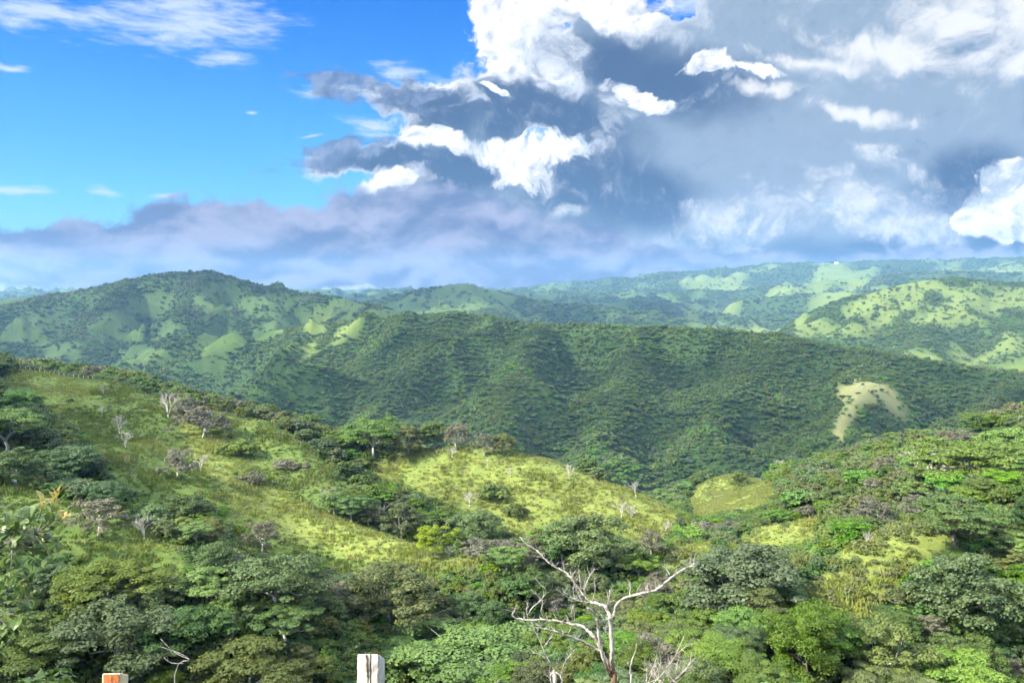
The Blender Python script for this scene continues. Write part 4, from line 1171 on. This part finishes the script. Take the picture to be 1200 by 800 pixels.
b3_ = px_pt(590 + 770 / 4.2125, 800, 20.0)
rngb = np.random.default_rng(9)
tw = [([(752,800),(746,760),(745,715)], 3, 2, None), ([(706,800,.3),(708,750,.3),(704,700,.3)], 2, 1, None),
   ([(740,800,-.2),(800,735,-.2),(850,662,-.3),(890,570,-.3)], 2.2, .6, None), ([(828,800,.2),(880,752,.2),(918,705,.2),(926,660,.2)], 2.4, 1, None),
   ([(884,748,.2),(886,730,.2),(884,712,.2)], 1.2, .7, None), ([(852,660,-.3),(900,622,-.3),(955,600,-.3)], 1.3, .5, None),
   ([(760,790),(775,700),(770,640)], 1.3, .5, None)]
for i in range(22):
    x0 = rngb.uniform(690, 860); x1 = x0 + rngb.normal() * 50 + 20
    y1 = rngb.uniform(650, 740)
    tw.append(([(x0, 805, rngb.normal() * .3), ((x0 + x1) / 2, (800 + y1) / 2 + 10, rngb.normal() * .4), (x1, y1, rngb.normal() * .5)], 1.1, .4, None))
dead_tree('dead_bush', 'grey leafless twiggy bush at the bottom edge right of the dead tree', 'shrub', 20.0, (b3_.x, 20.0),
  [([(770,830),(772,812),(775,800)], 4, 3, (0, 0))], tw, 74)
dead_tree('fallen_branch', 'forked whitish dead branch lying in the treetops right of the sawn reddish post', 'branch', 60.0, (px_pt(205, 775, 60).x, 60.0),
  [([(205,790),(222,772),(188,757)], 1.6, .8, (0, 0))], [([(222,772),(205,764),(188,748)], 1.3, .6, None), ([(215,777),(200,776),(192,770)], 1.2, .6, None)], 75, 1.0, 0, 0)

# sapling with broad leaves at the left edge
LEAFM, N_ = new_mat('broad_leaf')
oi_t = attr(N_, 'tone'); yl = attr(N_, 'young')
c_ = N_.mix(oi_t, (.065, .125, .028), (.150, .205, .060)); c_ = N_.mix(yl, c_, (.30, .26, .07))
pb_ = N_.node('ShaderNodeBsdfPrincipled', {'Base Color': c_, 'Roughness': .42}); tr_ = N_.node('ShaderNodeBsdfTranslucent', {'Color': c_})
N_.node('ShaderNodeOutputMaterial', {0: N_.node('ShaderNodeMixShader', {0: .35, 1: pb_.outputs[0], 2: tr_.outputs[0]}).outputs[0]})
def leaf_sapling():
    rng = np.random.default_rng(12); D = 9.0
    bx = px_pt(-30, 700, D).x; org = Vector((bx, D, float(ground(bx, D))))
    e = bpy.data.objects.new('leafy_sapling', None); C.objects.link(e); e.location = org
    e['label'] = 'sapling with broad oval leaves, some young ones orange-yellow, at the left edge'; e['category'] = 'sapling'
    tips = [(52,585,1),(68,580,1),(78,608,.6),(46,600,0),(60,612,0),(35,606,0),(20,612,0),(8,622,0),(70,628,0),(56,634,0),(30,640,0),(12,650,0),(44,655,0),(62,658,0),(-5,640,0),
            (20,672,0),(38,684,.2),(6,690,0),(24,702,0),(48,700,0),(-6,705,0),(10,722,0),(30,724,0),(58,642,0),(66,598,.2),(28,622,0),(2,604,0),(-12,618,0),(40,632,0),(14,738,0),(-4,760,0),(-15,735,0),(16,598,0)]
    tb = Tubes(); lv = []; tone = []; yg = []
    tips += [(x + dx, y + dy, 0) for x, y, yo in tips[3:] for dx, dy in ((-9, 7),) if x < 22]
    hubs = [px_pt(-25, 770, D), px_pt(-18, 700, D), px_pt(-5, 650, D + .1), px_pt(15, 634, D), px_pt(42, 624, D - .1)]
    main = [Vector((bx, D, org.z - .3)), Vector((bx, D, org.z + .5))] + hubs
    pp, rr = smooth_path([p - org for p in main], [.035, .03, .024, .02, .014, .010, .006], 3, .01, rng); tb.tube(pp, rr, 7)
    for x, y, yo in tips:
        t = px_pt(x, y, D + rng.uniform(-.5, .5)); h = min(hubs, key=lambda q: (q - t).length)
        m = h.lerp(t, .5) + Vector((rng.normal() * .03, rng.normal() * .03, -.04))
        tb.tube([h - org, m - org, t - org], [.008, .006, .003], 4, False)
        ax = (t - m).normalized()
        for k in range(int(rng.integers(7, 11))):
            s = t.lerp(m, rng.uniform(0, .55)); an = k * 2.4 + rng.uniform(0, .5)
            o1 = ax.orthogonal().normalized(); o2 = ax.cross(o1)
            d = (o1 * math.cos(an) + o2 * math.sin(an) + ax * rng.uniform(.2, .7) + Vector((0, 0, rng.uniform(-.35, .25) + (.9 if yo > .5 else 0)))).normalized()
            L = rng.uniform(.10, .19) * (.85 if yo else 1); w = L * rng.uniform(.27, .38)
            sd = d.cross(Vector((0, 0, 1))).normalized(); up = sd.cross(d).normalized(); base = s + d * .015
            prof = [(0, .08, 0), (.25, .8, .02), (.5, 1, .025), (.75, .75, .01), (1, .03, -.04)]
            for (t0, w0, u0), (t1, w1, u1) in zip(prof[:-1], prof[1:]):
                c0, c1 = base + d * L * t0 + up * u0 * L * 3, base + d * L * t1 + up * u1 * L * 3
                for sg in (-1, 1):
                    lv += [c0, c0 + sd * sg * w * w0 + up * .18 * w * w0, c1 + sd * sg * w * w1 + up * .18 * w * w1, c1]
                    tone.append(0); yg.append(0)
                    yg[-1] = 1.0 if (yo > .5 and rng.uniform() < .8) else yo
            tval = rng.uniform()
            tone[-8:] = [tval] * 8
    V = np.array([tuple(v - org) for v in lv])
    me = finish_mesh('leaves', V, np.arange(len(V)), 4, LEAFM, False, {'tone': ('FLOAT', 'FACE', np.array(tone, np.float32)), 'young': ('FLOAT', 'FACE', np.array(yg, np.float32))})
    for nm, m in (('stem', tb.mesh('stem', BARK_D)), ('leaves', me)):
        o = bpy.data.objects.new(nm, m); o.parent = e; C.objects.link(o)
leaf_sapling()

# fence posts right below the viewer
def wood_mat(name, c1, c2, crack, sc=1.0):
    m, N = new_mat(name)
    t = N.node('ShaderNodeTexCoord'); mp = N.node('ShaderNodeMapping', {0: t.outputs['Object'], 3: (14 * sc, 14 * sc, 1.6 * sc)})
    n = N.noise(mp.outputs[0], 2.2, 7, .7); n2 = N.noise(mp.outputs[0], 7, 4, .6); st = N.noise(t.outputs['Object'], 11, 4, .6)
    c = N.mix(N.ss(n, .4, .66), c1, c2); c = N.mix(N.ss(n2, .62, .72, 0, .7), c, crack); c = N.mix(N.ss(st, .56, .70, 0, .6), c, crack)
    b = N.node('ShaderNodeBump', {'Strength': .7, 'Distance': .006, 'Height': N.m('ADD', n, N.m('MULTIPLY', n2, -.6))})
    p = N.node('ShaderNodeBsdfPrincipled', {'Base Color': c, 'Roughness': .85, 'Normal': b.outputs[0]})
    N.node('ShaderNodeOutputMaterial', {0: p.outputs[0]}); return m
WOOD_W = wood_mat('weathered_wood', (.36, .33, .29), (.62, .58, .52), (.22, .12, .08))
WOOD_R = wood_mat('heartwood', (.34, .10, .03), (.52, .19, .06), (.16, .04, .02))
WOOD_S = wood_mat('sapwood', (.55, .42, .26), (.74, .62, .42), (.35, .22, .12))
WOOD_C = wood_mat('crack_wood', (.05, .03, .025), (.12, .07, .05), (.03, .02, .02))
def prism(name, ring, z0, ztop, mat, parent=None, cuts=24, wob=.002, seed=1, bev=0.006):
    """upright post from a ground ring; ztop(x, y) gives the sawn top"""
    rng = np.random.default_rng(seed); vs = []; fs = []; n = len(ring)
    for c in range(cuts + 1):
        t = c / cuts
        for (x, y) in ring:
            zt = ztop(x, y); w = wob * (0 if c == cuts else 1)
            vs.append((x * (1 + .04 * (1 - t)) + rng.normal() * w, y * (1 + .04 * (1 - t)) + rng.normal() * w, z0 + (zt - z0) * t + (-bev if c == cuts else 0)))
    for c in range(cuts):
        for k in range(n): fs.append((c * n + k, c * n + (k + 1) % n, (c + 1) * n + (k + 1) % n, (c + 1) * n + k))
    cx, cy_ = sum(p[0] for p in ring) / n, sum(p[1] for p in ring) / n; b = len(vs)
    for (x, y) in ring:
        X_, Y_ = cx + (x - cx) * .93, cy_ + (y - cy_) * .93; vs.append((X_, Y_, ztop(X_, Y_)))
    for k in range(n): fs.append((cuts * n + k, cuts * n + (k + 1) % n, b + (k + 1) % n, b + k))
    fs.append(tuple(b + k for k in range(n))); fs.append(tuple(reversed(range(n))))
    me = bpy.data.meshes.new(name); me.from_pydata(vs, [], fs); me.materials.append(mat); me.update()
    o = bpy.data.objects.new(name, me); C.objects.link(o)
    if parent: o.parent = parent
    return o
def post_root(label, px, py, d):
    p = px_pt(px, py, d); g = float(ground(p.x, p.y))
    e = bpy.data.objects.new('fence_post', None); C.objects.link(e); e.location = (p.x, p.y, g); e['label'] = label; e['category'] = 'fence post'
    e['group'] = 'wooden fence posts below the viewpoint'
    return e, p.z - g
e, h_ = post_root('pale weathered square fence post with a dark crack, bottom edge', 430.5, 760, 4.7)
hw = .066
ring = [(-hw, -hw), (.008, -hw), (.014, -hw + .02), (.020, -hw), (hw - .01, -hw), (hw, -hw + .01), (hw, hw), (-hw, hw)]
prism('timber', ring, -.5, lambda x, y: h_ + .004 * math.sin(40 * x) - .64 * (y + hw), WOOD_W, e, 40, .0015, 3)
cr = bpy.data.meshes.new('crack'); cv = []; cf = []; r_c = np.random.default_rng(2)
for i in range(30):
    z_ = h_ - .002 - i * .012; w_ = (.0055 if i < 12 else .003) * r_c.uniform(.5, 1.3) * (1 if i < 29 else 0); xo = -.008 + .022 * (i / 30) + r_c.normal() * .0014
    cv += [(xo - w_, -hw - .0035, z_), (xo + w_, -hw - .0035, z_)]
    if i: cf.append((2 * i - 2, 2 * i - 1, 2 * i + 1, 2 * i))
cr.from_pydata(cv, [], cf); cr.materials.append(WOOD_C); o = bpy.data.objects.new('crack', cr); o.parent = e; C.objects.link(o)
e.rotation_euler = (0, math.radians(1.2), math.radians(-6))
e, h_ = post_root('sawn reddish-brown fence post with pale edges and a slanted top, bottom left', 131, 779, 4.9)
e.rotation_euler = (math.radians(2), math.radians(3), math.radians(-8))
zt = lambda x, y: h_ + x * .16 - .66 * (y + .05)
prism('sapwood', [(-.068, -.04), (-.06, -.052), (.056, -.052), (.064, -.04), (.058, .03), (0, .06), (-.058, .03)], -.5, zt, WOOD_S, e, 30, .0015, 4)
for (x0, x1, sd) in ((-.050, .004, 5), (.010, .050, 6)):
    prism('heartwood', [(x0, -.056), (x1, -.056), (x1, -.0525), (x0, -.0525)], -.4, lambda x, y: zt(x, y) - .008, WOOD_R, e, 20, .0008, sd, .002)

# little fence along the crest of the left pasture
rf = random.Random(4)
proto = None
for i in range(17):
    px = 22 + i * 5.6; best = None
    hx = px_pt(px, 437, 338)
    x = hx.x * 1.0; y = 336.0
    # walk to the crest as the eye sees it
    ys = np.arange(310, 372, 1.0); zz = ground(x / 336 * ys, ys); k_ = int(np.argmax(zz / ys)); y = ys[k_]; x = x / 336 * y
    z = float(ground(x, y))
    if proto is None:
        me = bpy.data.meshes.new('fence_post'); t_ = Tubes(); t_.tube([(0, 0, -.4), (0, 0, .8), (.03, 0, 1.55)], [.11, .10, .09], 6); me = t_.mesh('fence_post', WOOD_W)
        proto = me
    o = bpy.data.objects.new('fence_post', proto); C.objects.link(o); o.location = (x, y, z); o.rotation_euler = (rf.uniform(-.08, .08), rf.uniform(-.08, .08), rf.uniform(0, 6)); o.scale = (1, 1, rf.uniform(.8, 1.15))
    o['label'] = 'small pale fence post in the row along the crest of the left pasture'; o['category'] = 'fence post'; o['group'] = 'posts of the fence along the left crest'

# white cow by the hollow
hc = hit(17, 568, 60)
WH = bpy.data.materials.new('white_hide'); WH.use_nodes = True; WH.node_tree.nodes['Principled BSDF'].inputs[0].default_value = (.72, .70, .64, 1)
def cow(loc, rz):
    me = bpy.data.meshes.new('cow')
    J = [(0, 0, 1.05), (.45, 0, 1.1), (.8, 0, 1.15), (1.1, 0, 1.05), (1.4, 0, .75), (1.62, 0, .5), (-.45, 0, 1.08), (-.75, 0, 1.1), (-.85, 0, .8), (-.87, 0, .4),
         (.6, .22, .8), (.6, .22, .4), (.6, .22, 0), (.6, -.22, .8), (.6, -.22, .4), (.6, -.22, 0), (-.55, .22, .8), (-.65, .22, .45), (-.58, .22, 0), (-.55, -.22, .8), (-.65, -.22, .45), (-.58, -.22, 0), (1.32, .2, .95), (1.32, -.2, .95)]
    E_ = [(0, 1), (1, 2), (2, 3), (3, 4), (4, 5), (0, 6), (6, 7), (7, 8), (8, 9), (1, 10), (10, 11), (11, 12), (1, 13), (13, 14), (14, 15), (6, 16), (16, 17), (17, 18), (6, 19), (19, 20), (20, 21), (4, 22), (4, 23)]
    Rr = [.38, .36, .3, .2, .15, .09, .36, .26, .05, .04] + [.12, .07, .06] * 2 + [.15, .08, .06] * 2 + [.05, .05]
    me.from_pydata(J, E_, []); me.materials.append(WH)
    o = bpy.data.objects.new('cow', me); C.objects.link(o); o.location = loc; o.rotation_euler = (0, 0, rz)
    sk = o.modifiers.new('skin', 'SKIN'); me.skin_vertices[0].data[0].use_root = True
    for v, r in zip(me.skin_vertices[0].data, Rr): v.radius = (r, r)
    sb_ = o.modifiers.new('sub', 'SUBSURF'); sb_.levels = 1; sb_.render_levels = 1
    o['label'] = 'small white cow grazing on the grass at the far left beside the dark hollow'; o['category'] = 'cow'
if hc: cow(hc, 2.6)

# white house far away on the last range
hh_ = hit(980, 309, 3000)
if hh_:
    e = bpy.data.objects.new('house', None); C.objects.link(e); e.location = hh_; e['label'] = 'tiny white house high on the farthest range at the right'; e['category'] = 'house'
    hm = bpy.data.materials.new('white_wall'); hm.use_nodes = True; hm.node_tree.nodes['Principled BSDF'].inputs[0].default_value = (.8, .8, .78, 1)
    me = bpy.data.meshes.new('wall'); a, b, c = 16, 9, 8
    me.from_pydata([(-a, -b, -6), (a, -b, -6), (a, b, -6), (-a, b, -6), (-a, -b, c), (a, -b, c), (a, b, c), (-a, b, c)], [], [(0, 1, 5, 4), (1, 2, 6, 5), (2, 3, 7, 6), (3, 0, 4, 7), (4, 5, 6, 7)])
    me.materials.append(hm); o = bpy.data.objects.new('wall', me); o.parent = e; C.objects.link(o)
    me = bpy.data.meshes.new('roof'); me.from_pydata([(-a - 1, -b - 1, c), (a + 1, -b - 1, c), (a + 1, b + 1, c), (-a - 1, b + 1, c), (-a, 0, c + 6), (a, 0, c + 6)], [], [(0, 1, 5, 4), (1, 2, 5), (2, 3, 4, 5), (3, 0, 4), (0, 3, 2, 1)])
    me.materials.append(hm); o = bpy.data.objects.new('roof', me); o.parent = e; C.objects.link(o)
else: print('no house')

# ------------------------------------------------------------------ clouds above the picture, whose shade lies on the land
def cloud_mat(name, lo, hi):
    CM, N_ = new_mat(name)
    df = N_.node('ShaderNodeBsdfDiffuse', {'Color': (.9, .9, .9, 1)}); tl = N_.node('ShaderNodeBsdfTranslucent', {'Color': (.9, .9, .9, 1)})
    dm = N_.node('ShaderNodeMixShader', {0: .5, 1: df.outputs[0], 2: tl.outputs[0]})
    tcc = N_.node('ShaderNodeTexCoord'); nn = N_.noise(tcc.outputs['Object'], 2.2, 5, .6)
    al = N_.ss(nn, .34, .66, lo, hi)
    mxx = N_.node('ShaderNodeMixShader', {0: al, 1: N_.node('ShaderNodeBsdfTransparent').outputs[0], 2: dm.outputs[0]})
    N_.node('ShaderNodeOutputMaterial', {0: mxx.outputs[0]})
    return CM
CLOUD_THIN, CLOUD_THICK = cloud_mat('thin_cloud', 0.0, .52), cloud_mat('thick_cloud', .30, .80)
CLOUD_SOFT = cloud_mat('even_cloud', .22, .58)
def cloud(gx0, gy0, rx, ry, alt, seed, label, rot=0):
    g = -46 if seed == 5 else -80 if gy0 < 2000 else 50
    t = (alt - g) / SUN_DIR.z
    c = (gx0 + SUN_DIR.x * t, gy0 + SUN_DIR.y * t, alt)
    nu, nv = 72, 24; U, V_ = np.meshgrid(np.linspace(0, 2 * np.pi, nu, endpoint=False), np.linspace(0, np.pi, nv))
    x = np.sin(V_) * np.cos(U); y = np.sin(V_) * np.sin(U); z = np.cos(V_)
    rad = 1 + .30 * fbm(x * 1.3 + seed, y * 1.3 + z, .8, 4, seed) + .10 * fbm(x * 3 + seed, y * 3 + z * 2, .8, 3, seed + 3)
    z = np.where(z < 0, z * .35, z)
    Vv = np.stack([x * rad, y * rad, z * rad * .22], -1).reshape(-1, 3)
    i = np.arange(nv - 1)[:, None]; j = np.arange(nu)[None]; j2 = (j + 1) % nu
    q = np.stack([i * nu + j, (i + 1) * nu + j, (i + 1) * nu + j2, i * nu + j2], -1).reshape(-1)
    me = finish_mesh('cloud', Vv, q, 4, CLOUD_THICK if seed == 3 else CLOUD_SOFT if seed == 5 else CLOUD_THIN, True)
    o = bpy.data.objects.new('cloud', me); C.objects.link(o); o.location = c; o.scale = (rx, ry, min(rx, ry)); o.rotation_euler = (0, 0, rot)
    o['kind'] = 'stuff'; o['label'] = label
    el_ = math.degrees(math.atan2(c[2] - 60, math.hypot(c[0], c[1]) + max(rx, ry))); print('cloud', [round(v) for v in c], 'el', round(el_, 1), 'az', round(math.degrees(math.atan2(c[0], c[1])), 1))
CLOUDS = [
 (150, 1080, 760, 300, 1500, 1, 'broad thin cloud whose shade lies on the forested middle hill', -.1),
 (-950, 2250, 700, 520, 2600, 2, 'thin cloud whose shade lies on the left mountain', .2),
 (-700, 4700, 1800, 1300, 4600, 3, 'wide thin cloud whose shade lies on the ranges behind', .1),
 (-60, 100, 100, 45, 700, 4, 'small thin cloud whose shade lies on the nearest woods', .3),
 (-196, 268, 60, 118, 800, 5, 'small thin cloud whose shade lies on the left pasture', .35),
]
for c in CLOUDS: cloud(*c[:7], rot=c[7])

# ------------------------------------------------------------------ haze: one closed box of even, thin air
zb, zt_ = float(GZ.min()) - 1.0, float(GZ.max()) + 25
me = bpy.data.meshes.new('haze'); a = 10000
me.from_pydata([(-a, -a, zb), (a, -a, zb), (a, a, zb), (-a, a, zb), (-a, -a, zt_), (a, -a, zt_), (a, a, zt_), (-a, a, zt_)], [], [(3, 2, 1, 0), (4, 5, 6, 7), (0, 1, 5, 4), (1, 2, 6, 5), (2, 3, 7, 6), (3, 0, 4, 7)])
hm_, N_ = new_mat('haze')
pv = N_.node('ShaderNodeVolumePrincipled', {'Color': (.32, .64, 1.0, 1), 'Density': 0.000058, 'Anisotropy': .2})
N_.l.new(pv.outputs[0], N_.node('ShaderNodeOutputMaterial').inputs['Volume'])
me.materials.append(hm_); o = bpy.data.objects.new('haze', me); C.objects.link(o); o['kind'] = 'stuff'; o['label'] = 'thin blue haze filling the valley air'
print('haze', zb, zt_)

# ------------------------------------------------------------------ names for every tree of the near woods
LOOK = {'umbrella_bright': 'vivid green flat-topped tree', 'umbrella_mid': 'mid green tiered tree', 'umbrella_dark': 'dark green tiered tree', 'round_mid': 'rounded mid green tree',
        'round_dark': 'rounded dark green tree', 'round_blue': 'rounded grey-green tree', 'round_olive': 'olive green tree', 'pale': 'grey-brown thinly leaved tree', 'lime': 'yellow-green airy tree'}
def zone(px, py, d):
    if px < 430 and py < 535 and d > 270: return 'along the left skyline'
    if px < 300 and py < 600: return 'in the hollow at the left'
    if 380 < px < 660 and d > 212: return 'between spur and sunny hill'
    if px >= 780 and d > 250: return 'on the wooded right ridge'
    if px >= 880 and py < 680: return 'on the upper right slope'
    if px >= 880: return 'in the lower right woods'
    if px >= 600 and py > 700: return 'behind the dead tree'
    if px >= 600: return 'in the valley right of centre'
    if px < 300 and py >= 705: return 'above the sawn reddish post'
    if px < 300: return 'just below the left knoll'
    if py >= 705: return 'behind the pale square post'
    return 'under the sunlit grass spur'
buckets = {}
for t in AUTO: buckets.setdefault((t[1], zone(t[2], t[3], t[4])), []).append(t)
ORD = ['first', 'second', 'third', 'fourth', 'fifth', 'sixth', 'seventh', 'eighth', 'ninth']
NUM = ['', 'one', 'two', 'three', 'four', 'five', 'six', 'seven', 'eight', 'nine']
for (k, z), lst in buckets.items():
    lst.sort(key=lambda t: t[4])
    nrow = max(1, math.ceil(len(lst) / 6)); rows = np.array_split(np.arange(len(lst)), nrow)
    for ri, rw in enumerate(rows):
        row = sorted([lst[i] for i in rw], key=lambda t: t[2]); n = len(row)
        rn = '' if nrow == 1 else (', nearest row' if ri == 0 else ', farthest row' if ri == nrow - 1 else ', ' + ORD[ri] + ' row')
        for i, t in enumerate(row):
            if n == 1: s = '' if nrow == 1 else rn
            elif i == 0: s = rn + ', leftmost of ' + NUM[n]
            elif i == n - 1: s = rn + ', rightmost of ' + NUM[n]
            else: s = rn + ', ' + ORD[i] + ' from left'
            t[0]['label'] = LOOK[k] + ' ' + z + s
            t[0]['group'] = 'trees of the near woods'
